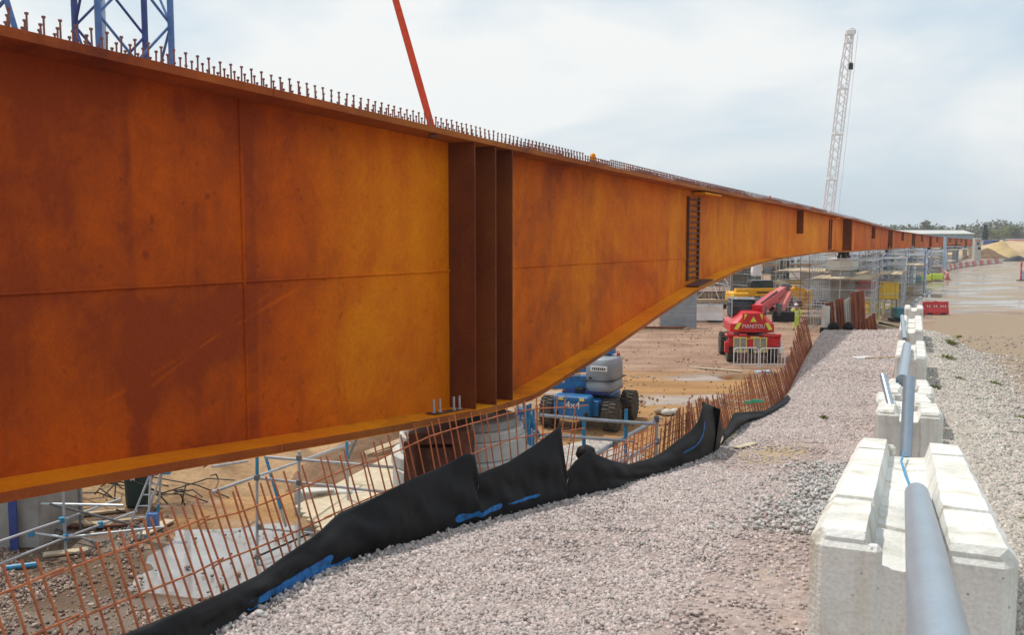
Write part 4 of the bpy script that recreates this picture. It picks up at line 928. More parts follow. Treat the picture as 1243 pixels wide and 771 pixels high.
scaffold(rg(90, 1.0), 4, 2, 2.0, 1.8, [1.7, 3.3, 4.4], 'scaffold in the gap between the first and second far piers', mat2='galv_dark', r=0.032, net=0.45)
scaffold(rg(144, 0.5), 5, 2, 2.4, 2.4, [1.8, 2.9, 3.9], 'scaffold round the third far pier', boards=(1,), mat2='blue_steel', r=0.038, net=0.45)
scaffold(rg(126, 1.2), 5, 2, 2.4, 2.2, [1.7, 3.2, 3.9], 'scaffold between the second and third far piers', mat2='blue_steel', r=0.036, net=0.45)
scaffold(rg(179, 0.5), 5, 2, 2.8, 2.6, [1.8, 3.4], 'scaffold round the fourth far pier', boards=(0,), mat2='blue_steel', r=0.045, net=0.45)
scaffold(rg(160, 1.6), 5, 2, 2.6, 2.4, [1.8, 3.5], 'scaffold between the third and fourth far piers', mat2='blue_steel', r=0.042, net=0.45)
scaffold(rg(214, 0.5), 6, 2, 3.0, 2.6, [1.6, 3.2], 'scaffold round the fifth far pier', boards=(1,), mat2='blue_steel', r=0.05, net=0.45)
g = G(848, 392); scaffold((g.x, g.y + 2.5, 0), 3, 2, 1.4, 1.8, [1.3, 2.6, 3.6], 'light scaffold between the grey slatted wall and the yellow telehandler', 0.1, (0,), mat2='galv_dark', r=0.024)
g = G(905, 372); scaffold((g.x - 1.5, g.y + 6, 0), 4, 2, 2.0, 2.0, [1.8, 3.6, 4.8], 'tall scaffold behind the yellow telehandler', 0.2, (1,), mat2='galv_dark', r=0.03)
g = G(965, 372); scaffold((g.x - 1, g.y + 3, 0), 4, 2, 1.7, 1.8, [1.7, 3.4, 4.6], 'scaffold right of the red machine boom, before a pale sheet', 0.35, (1,), mat2='galv_dark', r=0.028)
names2 = ('second-row pier left of the second far pier', 'second-row pier left of the third far pier', 'second-row pier left of the fourth far pier', 'second-row pier left of the fifth far pier')
for D, nm in zip((108, 145, 180, 215), names2): q = gp(D + 4, -9, 0); pier(0, 'pale ' + nm, zt=zbot(D) - 0.3, xy=(q.x, q.y), w=2.6, cap_w=3.0)
for D, nm in zip((84, 100, 118, 136, 154, 172, 196, 206), ('just past the nearest far pier', 'before the second far pier', 'just past the second far pier', 'before the third far pier', 'just past the third far pier', 'before the fourth far pier', 'just past the fourth far pier', 'before the fifth far pier')):
    scaffold(rg(D, -4.2), 6, 2, 1.6 + D * 0.004, 2.0, [1.5, 2.9, min(4.2, zbot(D) - 0.5)], 'shaded scaffold standing back under the girder ' + nm, boards=(1,), mat2='galv_dark', net=0.55, r=0.026 + D * 0.00012)
scaffold(rg(75, 1.4), 4, 2, 1.7, 1.9, [1.6, 3.1, 4.4], 'scaffold left of the blue and white stair tower, against the far girder', boards=(1,), mat2='blue_steel', net=0.25, r=0.03)
scaffold(rg(98, 2.6), 4, 2, 1.8, 1.8, [1.6, 3.1, 4.2], 'scaffold right of the yellow hopper, under the far girder', boards=(1,), mat2='blue_steel', net=0.2, r=0.034)
# stair tower: blue and white
def stair(c, label, h=4.8, w=0.85):
    t = thing('stair_tower', c, label, 'stair tower'); c = Vector(c)
    for i, (x, y) in enumerate(((-1, -1), (1, -1), (1, 1), (-1, 1))): tube('standard', c + Vector((x * w / 2, y * w / 2, 0)), c + Vector((x * w / 2, y * w / 2, h)), 0.045, 'blue_steel' if i % 2 else 'crane_white', t, 6)
    k = 0; z = 0.3
    while z < h - 0.3:
        s = 1 if k % 2 else -1; a = c + Vector((-w / 2 * s, -w / 2, z)); b_ = c + Vector((w / 2 * s, -w / 2, min(h, z + 0.8)))
        tube('brace', a, b_, 0.03, 'crane_white', t, 6); tube('rung', c + Vector((-w / 2, -w / 2, z)), c + Vector((w / 2, -w / 2, z)), 0.03, 'blue_steel', t, 6); k += 1; z += 0.55
    return t
stair((P(1067, 330, 78).x, 78, 0), 'blue and white lattice stair tower left of the yellow box')

# near-left scaffold frame, ladder, bin and concrete base under the girder
t = thing('scaffold', G(78, 668), 'knocked-down galvanised tube frame with blue clamps on the mud under the girder', 'scaffold')
for a, b_, m_ in (((-60, 709, .35), (80, 653, .35), 'galv'), ((80, 653, .35), (166, 621, .35), 'galv'), ((-60, 678, .7), (75, 632, .7), 'galv'), ((75, 632, .7), (146, 606, .7), 'galv'), ((38, 647, .4), (80, 653, .4), 'galv'), ((80, 653, .36), (200, 640, .3), 'galv'), ((60, 612, 1), (170, 640, .3), 'galv_dark'), ((50, 612, .9), (150, 614, .9), 'galv'), ((60, 640, .2), (120, 660, .1), 'galv_dark')):
    tube('ledger', G(*a), G(*b_), 0.026, m_, t, 8)
q = G(80, 672); tube('standard', q, q + Vector((0, 0, 1.75)), 0.027, 'galv', t, 8); piece('base_plate', q + Vector((0, 0, 0.02)), (0.8, 0.22, 0.04), 'timber_pale', t, 0.4)
for px, py, m_ in ((98, 650, 'galv_dark'), (86, 640, 'galv_dark'), (100, 632, 'galv'), (60, 640, 'galv_dark')):
    q = G(px, py); tube('standard', q, q + Vector((0, 0, 1.9)), 0.027, m_, t, 8)
for px, py, z in ((80, 653, .35), (38, 648, .4), (75, 632, .7), (122, 637, .35)):
    q = G(px, py, z); piece('clamp', q, (0.10, 0.10, 0.11), 'blue_tube', t, 0.4)
q = G(8, 690, .05); tag(tube('pipe_offcut', q, q + Vector((0.5, 0.15, 0.02)), 0.05, 'blue_tube'), 'short bright blue pipe offcut at the left edge of the mud', 'pipe')
lb = G(172, 655); t = thing('step_ladder', lb, 'aluminium trestle ladder with bright blue feet under the girder', 'ladder')
ztop_l = 1.45; dL = Vector((0.05, 0.9, 0))
tops = [P(183, 574, lb.y + 0.35), P(196, 574, lb.y + 0.45)]
for (px, py, m_), tp in zip(((150, 656, 'galv'), (168, 656, 'galv')), tops):
    q = G(px, py); tube('leg', q, q.lerp(tp, 0.0) + (tp - q), 0.025, m_, t, 8)
for (px, py), tp in zip(((179, 657), (190, 640)), tops):
    q = G(px, py); m1 = q.lerp(tp, 0.42); tube('foot', q, m1, 0.033, 'blue_tube', t, 8); tube('leg', m1, tp, 0.024, 'galv', t, 8)
qa, qb = G(150, 656), G(168, 656)
for k in range(1, 6): tube('rung', qa.lerp(tops[0], k / 6), qb.lerp(tops[1], k / 6), 0.016, 'galv', t, 6)
piece('clamp', tops[0], (0.3, 0.12, 0.1), 'blue_steel', t); piece('clamp', tops[1] + Vector((0.1, 0, 0.03)), (0.16, 0.12, 0.12), 'blue_tube', t); piece('clamp', G(186, 632, .4), (0.2, 0.15, 0.3), 'blue_steel', t)
plank(G(172, 650, .03), G(206, 632, .03), 0.25, 0.05, 'pale plank under the ladder feet', 'timber_pale')
g = G(167, 614); t = thing('waste_bin', g, 'dark green plastic bin standing behind the ladder', 'bin')
b = MB(); b.lathe(g, [(0.21, 0), (0.25, 0.05), (0.28, 0.95), (0.30, 1.0), (0.28, 1.02)], 18); M['bin_green'] = pmat('bin_green', (0.02, 0.05, 0.045), (0.015, 0.035, 0.03), 4, 0.5); b.build('bin_body', 'bin_green', t, smooth=False)
bx('lid', g + Vector((0, 0, 1.05)), (0.56, 0.56, 0.05), 'bin_green', t, bevel=0.02); bx('sticker', g + Vector((0.02, -0.275, 0.72)), (0.1, 0.02, 0.14), 'white_paint', t)
g = G(46, 668); c = Vector((g.x - 2.2, g.y + 0.9, 0.85)); t = thing('pier_base', Vector((c.x, c.y, 0)), 'dark grey concrete base at left edge under the girder, blue stripe near its corner', 'concrete base')
bx('base_body', c, (4.4, 1.8, 1.7), 'concrete_old', t, 0.03, 0.03); b = MB(); b.box((g.x - 0.42, g.y - 0.075, 0.85), (0.16, 0.03, 1.68), 0.03); b.build('painted_stripe', 'blue_dark', t)
# heap of bent rods and hoses behind
g = G(85, 632); t = thing('scrap_heap', g + Vector((0.6, 1.5, 0)), 'tangle of dark rods and hoses behind the tube frame', 'scrap heap'); b = MB()
for _ in range(46):
    q = g + Vector((random.gauss(0.6, 0.9), 1.5 + random.gauss(0, 0.5), random.uniform(0.05, 0.75))); v = Vector((random.gauss(0, 0.6), random.gauss(0, 0.3), random.gauss(0, 0.2))); m1 = q + v + Vector((0, 0, random.uniform(-0.05, 0.2))); b.tube(q, m1, 0.016, 5); b.tube(m1, m1 + v * 0.5 - Vector((0, 0, 0.15)), 0.016, 5)
tag(b.build('rod', 'black', t), kind='stuff')
for _ in range(7):
    q = G(random.uniform(50, 150), random.uniform(618, 640), 0.06); a = random.uniform(-0.4, 0.6); piece('board', q, (random.uniform(0.6, 1.6), 0.16, 0.05), random.choice(('timber', 'rust_dark')), t, a)

# handrails of the access way, left
t = thing('handrail', G(340, 672), 'galvanised tube handrail with blue post tops left of the pier, behind rusty mesh', 'handrail')
def post(px0, py0, px1, py1, D, m_, nm='post', blue=0.0):
    a = P(px1, py1, D); bt = P(px0, py0, D); tube(nm, bt, a, 0.029, m_, t, 8)
    if blue: tube('post_top', bt.lerp(a, 1 - blue), a, 0.033, 'blue_tube', t, 8)
post(312, 692, 312, 554, 16.9, 'galv', blue=0.17); post(363, 690, 363, 548, 17.0, 'galv'); post(347, 640, 322, 553, 18.2, 'galv', blue=0.75); post(423, 640, 421, 536, 19.2, 'galv', blue=0.26); post(421, 560, 434, 530, 20.5, 'galv_dark')
for a, b_, m_, r in ((P(321, 555, 17.1), P(480, 568, 17.6), 'galv', .03), (P(480, 568, 17.6), P(535, 566, 17.9), 'galv', .03), (P(316, 581, 16.95), P(480, 599, 17.5), 'galv', .03), (P(257, 598, 15.9), P(425, 539, 20.5), 'galv', .032), (P(319, 642, 16.9), P(384, 648, 17.3), 'galv', .022), (P(308, 678, 16.9), P(376, 648, 18), 'black', .022), (P(258, 567, 19), P(300, 560, 20), 'galv', .03)):
    tube('rail', a, b_, r, m_, t, 8)
for px, py, D in ((312, 580, 16.85), (316, 640, 16.85), (313, 676, 16.85), (363, 556, 16.95), (363, 586, 16.95)): piece('clamp', P(px, py, D), (0.09, 0.09, 0.1), 'galv_dark', t)
g = G(372, 640); t = thing('concrete_slab', g, 'pale concrete slab standing at the far side of the grey puddle', 'slab'); bx('slab_body', g + Vector((0.35, 0.9, 0.28)), (1.6, 0.3, 0.56), 'concrete', t, -0.1, 0.02); bx('slab_edge', g + Vector((0.1, 0.7, 0.585)), (0.7, 0.2, 0.05), 'concrete', t, 0.4)
# pale timber deck running towards the pier
t = thing('timber_deck', G(460, 620), 'sloping deck of pale boards left of the pier', 'deck'); A0, A1 = G(385, 640, .4), G(520, 560, .7)
for k in range(9):
    o = Vector((0.16, -0.30, 0)) * (k - 4); a = A0 + o; b_ = A1 + o; d_ = b_ - a
    p_o = piece('board', (a + b_) / 2 + Vector((0, 0, random.uniform(-0.01, 0.01))), (d_.length, 0.31, 0.05), 'timber_pale', t); p_o.rotation_euler = d_.to_track_quat('X', 'Z').to_euler()
t = thing('timber_stack', P(487, 545, 18) * 1, 'stack of orange timbers on pale blocks beside the rusty tower', 'timber stack')
for k in range(5): piece('timber', P(484 + k, 546 - k * 2.5, 18) + Vector((0.1 * (k % 2), 0, 0)), (1.5, 0.25, 0.07), 'timber', t, 0.6, ry=-0.05 * k)
for dx in (0, 0.45): bx('support_block', P(500, 575, 18) + Vector((dx - 0.2, 0.2, 0)), (0.38, 0.38, 0.95), 'white_paint', t)
for px, py, s, nm in ((416, 548, 0.35, 'small heap of dark steel on pale gravel under the girder'), (360, 545, 0.3, 'dark timber bearers on pale gravel under the girder')):
    t = thing('bearer_stack', P(px, py, 27), nm, 'timber stack')
    for k in range(3): piece('bearer', P(px, py, 27) + Vector((0, 0.3 * k, -0.1 + 0.1 * (k % 2))), (1.5, 0.2, 0.16), 'rust_dark', t, 0.1)

# blue-posted handrail right of the pier
t = thing('handrail', P(735, 560, 17), 'handrail with bright blue posts and grey rails in front of the blue boom lift', 'handrail')
for px, D in ((641, 15.6), (709, 17.0), (760, 17.8), (797, 19.2)):
    tp = P(px, {641: 492, 709: 508, 760: 497, 797: 508}[px], D); tube('post', Vector((tp.x, tp.y, 0.0)), tp, 0.036, 'blue_tube' if px != 797 else 'galv', t, 8)
for a, b_, r, m_ in ((P(655, 504, 16), P(709, 509, 17), .035, 'galv'), (P(709, 509, 17), P(795, 515, 18.2), .035, 'galv'), (P(660, 528, 16), P(770, 536, 17.9), .03, 'galv'), (P(715, 556, 16.6), P(800, 508, 19.4), .04, 'galv'), (P(745, 566, 17), P(802, 533, 19.4), .032, 'galv'), (P(655, 530, 15.9), P(641, 500, 15.8), .03, 'blue_tube')): tube('rail', a, b_, r, m_, t, 8)
for px, py, D in ((797, 509, 19.2), (797, 536, 19.2), (747, 540, 17.3), (760, 514, 17.8)): piece('clamp', P(px, py, D), (0.1, 0.1, 0.12), 'galv_dark', t)
# blue and grey clutter of tubes against the pier
t = thing('tube_cluster', P(635, 520, 16.2), 'cluster of blue and grey tubes and clamps right of the pale pier', 'tube cluster')
for k in range(7):
    q = P(630 + k * 3.4, 540, 16 + 0.15 * k); tube('tube', Vector((q.x, q.y, 0)), P(628 + k * 3.9, 488 + (k * 7) % 13, 16 + 0.15 * k), 0.03, ('galv', 'blue_steel', 'blue_tube')[k % 3], t, 6)
for k in range(6): piece('clamp', P(632 + k * 3.6, 500 + (k * 11) % 28, 16.0), (0.09, 0.08, 0.1), ('blue_steel', 'galv')[k % 2], t)

# ------------------------------------------------------------------ machines
def wheel(parent, c, r, w, ax, n=22, rimmat='rim'):
    """lugged tyre with rim and hub, axle direction ax (unit vector in the ground plane)"""
    base = WL[parent]; ang = math.atan2(ax.y, ax.x); rot = Matrix.Rotation(ang, 3, 'Z')
    b = MB(); b.lathe((0, 0, 0), [(r * 0.55, -w / 2), (r * 0.9, -w / 2), (r * 0.96, -w * 0.36), (r * 0.96, w * 0.36), (r * 0.9, w / 2), (r * 0.55, w / 2)], n, 'X')
    for k in range(n):
        for s in (-1, 1):
            a = 2 * math.pi * (k + (0.5 if s > 0 else 0)) / n; y, z = r * math.cos(a), r * math.sin(a)
            b.box((s * w * 0.27, y * 0.98, z * 0.98), (w * 0.46, r * 0.13, r * 0.085), rx=a + math.pi / 2 + s * 0.0, rz=0)
    b.v = [tuple(rot @ Vector(v) + Vector(c)) for v in b.v]; ty = b.build('wheel', 'tyre', parent)
    b = MB(); b.lathe((0, 0, 0), [(r * 0.1, -w * 0.46), (r * 0.5, -w * 0.40), (r * 0.58, -w * 0.51), (r * 0.58, w * 0.51), (r * 0.5, w * 0.40), (r * 0.1, w * 0.46)], n, 'X'); b.v = [tuple(rot @ Vector(v) + Vector(c)) for v in b.v]; b.build('rim', rimmat, ty)
    return ty
# blue boom lift
f0, f1, r1 = G(665, 517), G(745, 524), G(769, 510.5)
ax = (f1 - f0).normalized(); fw = Vector((-ax.y, ax.x, 0)); cc = (f0 + f1) / 2 + fw * 1.0
t = thing('boom_lift', Vector((cc.x, cc.y, 0)), 'blue boom lift with grey engine hood and big lugged tyres on wet sand', 'boom lift')
def LQ(x, y, z): return cc + ax * x + fw * y + Vector((0, 0, z))
ra = math.atan2(ax.y, ax.x)
for x in (-1.05, 1.05):
    for y in (-1.0, 1.05): wheel(t, LQ(x, y, 0.5), 0.5, 0.42, ax)
def lbox(nm, x, y, z, s, mat, bev=0.03, rx=0.0, ry=0.0, par=None): return bx(nm, LQ(x, y, z), s, mat, par or t, ra, bev, rx, ry)
ch = lbox('chassis', 0, 0.05, 0.72, (1.35, 2.5, 0.5), 'blue_machine'); lbox('chassis_end', -0.12, -1.35, 0.8, (1.2, 0.5, 0.72), 'blue_machine', 0.06); lbox('axle', 0, -1.0, 0.5, (1.8, 0.26, 0.26), 'black'); lbox('axle', 0, 1.05, 0.5, (1.8, 0.26, 0.26), 'black')
tx = text('lettering', '4x4', 0.33, 'white_paint', t, LQ(-0.05, -1.615, 0.86) - WL[t], (math.pi / 2, 0, ra))
b = MB(); b.lathe(LQ(0.1, 0, 0.97), [(0.55, 0), (0.6, 0.03), (0.6, 0.2), (0.5, 0.24)], 20); b.build('slew_ring', 'black', t)
lbox('turntable', 0.1, 0.1, 1.16, (1.5, 1.7, 0.14), 'blue_dark', 0.02)
b = MB(); rings = []
for z, k in ((1.20, 0.94), (1.26, 1.0), (1.46, 1.02), (1.48, 0.985), (1.56, 0.985), (1.58, 1.02), (2.06, 1.0), (2.23, 0.93), (2.28, 0.82)):
    ring = []
    for i in range(24):
        a = 2 * math.pi * i / 24; e = 0.62; x = math.copysign(abs(math.cos(a)) ** e, math.cos(a)) * 0.50 * k; y = math.copysign(abs(math.sin(a)) ** e, math.sin(a)) * 0.8 * k; ring.append(LQ(0.52 + x, -0.1 + y, z))
    rings.append(ring)
b.loft(rings); hd = b.build('engine_hood', 'grey_hood', t, smooth=True)
lbox('hood_label', 0.58, -0.915, 1.97, (0.56, 0.03, 0.17), 'white_paint', 0.004, par=hd)
b = MB()
for k in range(7): b.box(LQ(0.385 + k * 0.065, -0.935, 1.97), (0.035, 0.012, 0.07 + 0.02 * (k % 2)), ra)
b.build('label_print', 'black', hd)
lbox('exhaust', 0.62, 0.1, 2.31, (0.12, 0.12, 0.1), 'black', 0.02); lbox('beacon', 0.9, 0.2, 2.32, (0.1, 0.1, 0.12), 'red_plastic', 0.02)
def beam(nm, a, b_, w, h, mat, par=t):
    d_ = b_ - a; bb = MB(); bb.box((0, 0, 0), (d_.length, w, h)); q = d_.to_track_quat('X', 'Z').to_matrix(); m_ = (a + b_) / 2; bb.v = [tuple(q @ Vector(v) + m_) for v in bb.v]; return bb.build(nm, mat, par, 0.015)
beam('lower_boom', LQ(0.2, -0.5, 1.48), LQ(-2.2, -0.55, 1.28), 0.34, 0.42, 'blue_machine'); beam('upper_boom', LQ(0.2, -0.15, 1.98), LQ(-2.6, -0.2, 1.72), 0.34, 0.42, 'blue_machine'); beam('main_boom', LQ(0.75, 0.2, 2.52), LQ(-3.4, 0.1, 2.2), 0.34, 0.38, 'blue_machine'); beam('cylinder', LQ(-0.2, -0.55, 1.42), LQ(-1.3, -0.6, 1.75), 0.09, 0.09, 'galv'); beam('boom_label', LQ(-0.5, -0.67, 1.52), LQ(-1.1, -0.7, 1.44), 0.02, 0.17, 'white_paint'); beam('hose_tray', LQ(-1.2, -0.58, 1.72), LQ(-2.2, -0.6, 1.55), 0.14, 0.06, 'blue_dark')
lbox('jib_bracket', -2.15, -0.4, 1.2, (0.35, 0.5, 0.7), 'blue_machine'); lbox('control_box', -0.1, -0.75, 1.2, (0.3, 0.2, 0.2), 'black')

for k in range(3): beam('hydraulic_hose', LQ(-0.1, -0.74 + 0.03 * k, 1.66 + 0.05 * k), LQ(-1.9, -0.78, 1.5 + 0.05 * k), 0.03, 0.03, 'black')
for x in (-0.45, 0.25): lbox('warning_label', x, -1.613, 1.06, (0.16, 0.012, 0.1), 'yellow_pale', 0.002)
for x in (-0.6, 0.4): lbox('tie_down', x, -1.62, 0.6, (0.12, 0.08, 0.12), 'black', 0.02)
lbox('seam', -0.12, -1.604, 0.98, (1.18, 0.01, 0.02), 'black', 0.001); lbox('hood_seam', 0.52, -0.1, 1.57, (1.035, 1.64, 0.02), 'black', 0.002); lbox('hood_latch', 0.3, -0.93, 1.66, (0.1, 0.03, 0.06), 'black', 0.004); lbox('platform_step', 0.9, -0.6, 0.98, (0.5, 0.5, 0.05), 'black', 0.005)
# red rotating telehandler, rear towards the camera
cc = G(915, 441); ax = Vector((1, -0.10, 0)).normalized(); fw = Vector((-ax.y, ax.x, 0)); ra = math.atan2(ax.y, ax.x); cc = cc + fw * 0.3
t = thing('rotating_telehandler', cc, 'red rotating telehandler seen from behind, yellow grilles and reflective triangle', 'telehandler')
for x in (-1.0, 1.0):
    for y in (0.35, 3.2): wheel(t, LQ(x, y, 0.58), 0.58, 0.46, ax, 18)
lbox('chassis', 0, 1.8, 0.95, (1.5, 4.4, 0.55), 'red_paint', 0.04); lbox('bumper', 0, -0.22, 1.02, (2.5, 0.25, 0.42), 'red_paint', 0.03); lbox('fender', -1.0, 0.35, 1.28, (0.55, 1.3, 0.12), 'red_paint', 0.05); lbox('fender', 1.0, 0.35, 1.28, (0.55, 1.3, 0.12), 'red_paint', 0.05); lbox('engine_panel', -0.22, -0.36, 1.0, (0.26, 0.06, 0.5), 'yellow_paint', 0.01)
for x0 in (-0.70, 0.26):
    gl = lbox('grille', x0, -0.40, 0.92, (0.60, 0.05, 0.70), 'concrete_old', 0.01)
    for dx in (-0.30, 0, 0.30): lbox('grille_bar', x0 + dx, -0.44, 0.92, (0.05, 0.05, 0.74), 'yellow_pale', 0.005, par=gl)
    for dz in (-0.34, 0.34): lbox('grille_bar', x0, -0.437, 0.92 + dz, (0.64, 0.05, 0.05), 'yellow_pale', 0.005, par=gl)
for x in (-1.15, -0.55, 0.6, 1.1): lbox('tail_light', x, -0.30, 1.38, (0.36, 0.12, 0.13), 'red_plastic', 0.02)
lbox('lamp_bar', 0, -0.1, 1.30, (2.6, 0.2, 0.07), 'red_paint', 0.01); lbox('stabiliser', -1.3, -0.1, 0.75, (0.2, 0.35, 0.55), 'red_paint', 0.03); lbox('stabiliser', 1.3, -0.1, 0.75, (0.2, 0.35, 0.55), 'white_paint', 0.03); lbox('mudguard', 1.25, 0.2, 0.62, (0.22, 0.8, 0.8), 'rim', 0.06)
b = MB(); b.lathe(LQ(0, 1.6, 1.3), [(0.75, 0), (0.75, 0.18)], 18); b.build('slew_ring', 'black', t)
b = MB(); rings = []
for z, hw, y0, y1 in ((1.48, 1.08, -0.1, 2.6), (1.9, 1.05, -0.15, 2.6), (2.08, 0.86, -0.05, 2.5), (2.42, 0.52, 0.2, 2.3), (2.5, 0.46, 0.35, 2.2)):
    rings.append([LQ(-0.05 - hw, y0 + 0.25, z), LQ(-0.05 - hw * 0.75, y0, z), LQ(-0.05 + hw * 0.75, y0, z), LQ(-0.05 + hw, y0 + 0.25, z), LQ(-0.05 + hw, y1, z), LQ(-0.05 - hw, y1, z)])
b.loft(rings); b.build('counterweight', 'red_paint', t, 0.03)
lbox('back_panel', -0.05, -0.04, 2.12, (1.0, 0.28, 0.66), 'red_paint', 0.02)
def tri(nm, pts, mat, y):
    b = MB(); b.loft([[LQ(x, y, z) for x, z in pts], [LQ(x, y - 0.02, z) for x, z in pts]]); b.build(nm, mat, t)
tri('warning_triangle', [(-0.33, 1.98), (0.23, 1.98), (-0.05, 2.40)], 'red_plastic', -0.185); tri('reflector', [(-0.20, 2.03), (0.10, 2.03), (-0.05, 2.28)], 'lime', -0.21)
for s in (-1, 1):
    tri('reflector', [(-0.05 + s * 0.30, 2.40), (-0.05 + s * 0.44, 2.40), (-0.05 + s * 0.44, 2.12)], 'lime', -0.185); tri('reflector', [(-0.05 + s * 0.56, 1.98), (-0.05 + s * 0.72, 1.98), (-0.05 + s * 0.92, 1.66), (-0.05 + s * 0.74, 1.62)], 'lime', -0.175)
text('lettering', 'MANITOU', 0.25, 'white_paint', t, LQ(-0.03, -0.19, 1.80) - WL[t], (math.pi / 2, 0, ra)).scale = (0.95, 1.1, 1)
cb = lbox('cab', -0.35, 1.9, 2.5, (1.15, 1.5, 1.0), 'black', 0.08); lbox('cab_glass', -0.36, 1.13, 2.62, (1.0, 0.05, 0.66), 'glass', 0.02, par=cb); lbox('cab_glass', -0.94, 1.9, 2.55, (0.05, 1.2, 0.7), 'glass', 0.02, par=cb)
for dx in (-0.44, 0.44): lbox('cab_post', -0.36 + dx * 1.25, 1.12, 2.5, (0.07, 0.06, 1.02), 'galv' if dx < 0 else 'black', 0.01, par=cb)
lbox('cab_roof', -0.35, 1.9, 3.03, (1.2, 1.6, 0.06), 'galv_dark', 0.02, par=cb); lbox('cab_guard', -0.36, 1.10, 2.72, (1.0, 0.04, 0.04), 'galv_dark', 0.005, par=cb)
beam('outer_boom', LQ(0.25, 0.6, 2.55), LQ(1.75, 4.2, 3.0), 0.5, 0.5, 'red_paint'); beam('inner_boom', LQ(1.6, 3.9, 3.0), LQ(2.6, 6.3, 3.25), 0.36, 0.38, 'red_faded'); beam('boom_hose', LQ(0.5, 0.9, 2.86), LQ(1.85, 4.1, 3.28), 0.10, 0.06, 'black'); lbox('boom_head', 2.7, 6.4, 3.3, (0.5, 0.5, 0.6), 'galv_dark', 0.04)
beam('side_boom', LQ(1.75, 3.2, 2.2), LQ(2.85, 6.2, 3.0), 0.4, 0.42, 'red_faded'); lbox('carriage', 2.05, 3.3, 2.0, (1.1, 0.5, 0.55), 'black', 0.05); lbox('carriage_arm', 1.8, 3.2, 2.35, (0.3, 0.3, 0.7), 'galv_dark', 0.05); beam('stay', LQ(0.8, 0.9, 1.5), LQ(1.6, 3.1, 1.95), 0.07, 0.07, 'black')
for s in (-1, 1): beam('mirror_arm', LQ(-0.36 + s * 0.62, 1.15, 2.8), LQ(-0.36 + s * 0.88, 1.0, 2.75), 0.03, 0.03, 'black'); lbox('mirror', -0.36 + s * 0.92, 0.98, 2.68, (0.16, 0.06, 0.26), 'black', 0.01)
for x in (-0.7, 0.1): lbox('work_light', x, 1.05, 3.09, (0.14, 0.1, 0.12), 'reflect', 0.02)
for k in range(3): beam('hydraulic_hose', LQ(0.30 + 0.06 * k, 0.5, 2.55 + 0.03 * k), LQ(1.0 + 0.06 * k, 2.6, 2.45 + 0.05 * k), 0.035, 0.035, 'black')
lbox('exhaust', 0.75, 1.2, 2.45, (0.12, 0.12, 0.5), 'galv_dark', 0.03); lbox('number_plate', 0.0, -0.375, 1.27, (0.42, 0.02, 0.1), 'yellow_pale', 0.003); lbox('tow_hitch', -0.2, -0.42, 0.62, (0.28, 0.2, 0.22), 'black', 0.03); lbox('step', -1.12, 0.95, 0.7, (0.3, 0.4, 0.06), 'black', 0.01)
for x in (-0.9, 0.9): lbox('vent_panel', x * 0.72 - 0.05, 1.0, 2.22, (0.02, 0.7, 0.22), 'black', 0.005)
# silver crowd barrier behind it
g = G(920, 446.5); t = thing('crowd_barrier', g, 'silver crowd barrier of upright bars behind the red telehandler', 'barrier')
for k in range(2):
    x0 = -1.15 + 1.25 * k; zt = 0.95 - 0.02 * k
    for a, b_ in (((x0, 0, 0), (x0, 0, zt - 0.1)), ((x0, 0, zt - 0.1), (x0 + 0.12, 0, zt)), ((x0 + 0.12, 0, zt), (x0 + 1.05, 0, zt)), ((x0 + 1.05, 0, zt), (x0 + 1.17, 0, zt - 0.1)), ((x0 + 1.17, 0, zt - 0.1), (x0 + 1.17, 0, 0)), ((x0, 0, 0.15), (x0 + 1.17, 0, 0.15))): tube('frame_tube', g + Vector(a), g + Vector(b_), 0.026, 'white_paint', t, 6)
    for j in range(1, 7): tube('bar', g + Vector((x0 + j * 0.167, 0, 0.15)), g + Vector((x0 + j * 0.167, 0, zt)), 0.014, 'white_paint', t, 6)

# yellow telehandler, side on
g = G(893, 381); cc = g + Vector((2.5, 0.8, 0)); ax = Vector((0.0, -1, 0)); fw = Vector((1, 0.12, 0)).normalized(); ax = Vector((fw.y, -fw.x, 0)); ra = math.atan2(ax.y, ax.x)
t = thing('yellow_telehandler', cc, 'yellow telehandler side on with dark cab, behind the red machine', 'telehandler')
for x in (-1.0, 1.0):
    for y in (-2.1, 1.2): wheel(t, LQ(x, y, 0.6), 0.6, 0.45, ax, 16)
lbox('chassis', 0, -0.3, 0.95, (1.3, 4.8, 0.6), 'black', 0.05); lbox('rear_body', 0.0, -2.3, 1.25, (2.1, 1.3, 1.0), 'yellow_paint', 0.12); lbox('engine_cover', 0.75, -0.4, 1.0, (0.6, 2.2, 0.6), 'grey_hood', 0.08)
beam('main_boom', LQ(0.55, -2.7, 1.72), LQ(0.55, 2.2, 1.72), 0.5, 0.62, 'yellow_paint'); beam('boom_nose', LQ(0.55, 2.1, 1.75), LQ(0.55, 3.1, 1.55), 0.42, 0.9, 'yellow_paint'); lbox('carriage', 0.55, 3.4, 1.1, (1.1, 0.4, 1.5), 'yellow_paint', 0.05); beam('boom_stripe', LQ(0.815, -1.0, 1.72), LQ(0.815, 1.6, 1.72), 0.02, 0.12, 'black'); lbox('tail_stripe', 0.9, -2.93, 1.5, (0.2, 0.06, 0.5), 'lime', 0.01)
cb = lbox('cab', -0.45, -0.2, 2.05, (0.95, 1.9, 1.1), 'black', 0.12)
for y in (-0.6, 0.2): lbox('cab_glass', 0.04, y, 2.28, (0.04, 0.75, 0.5), 'glass', 0.03, par=cb)
lbox('cab_roof', -0.45, -0.2, 2.63, (1.0, 1.7, 0.06), 'galv_dark', 0.02, par=cb)

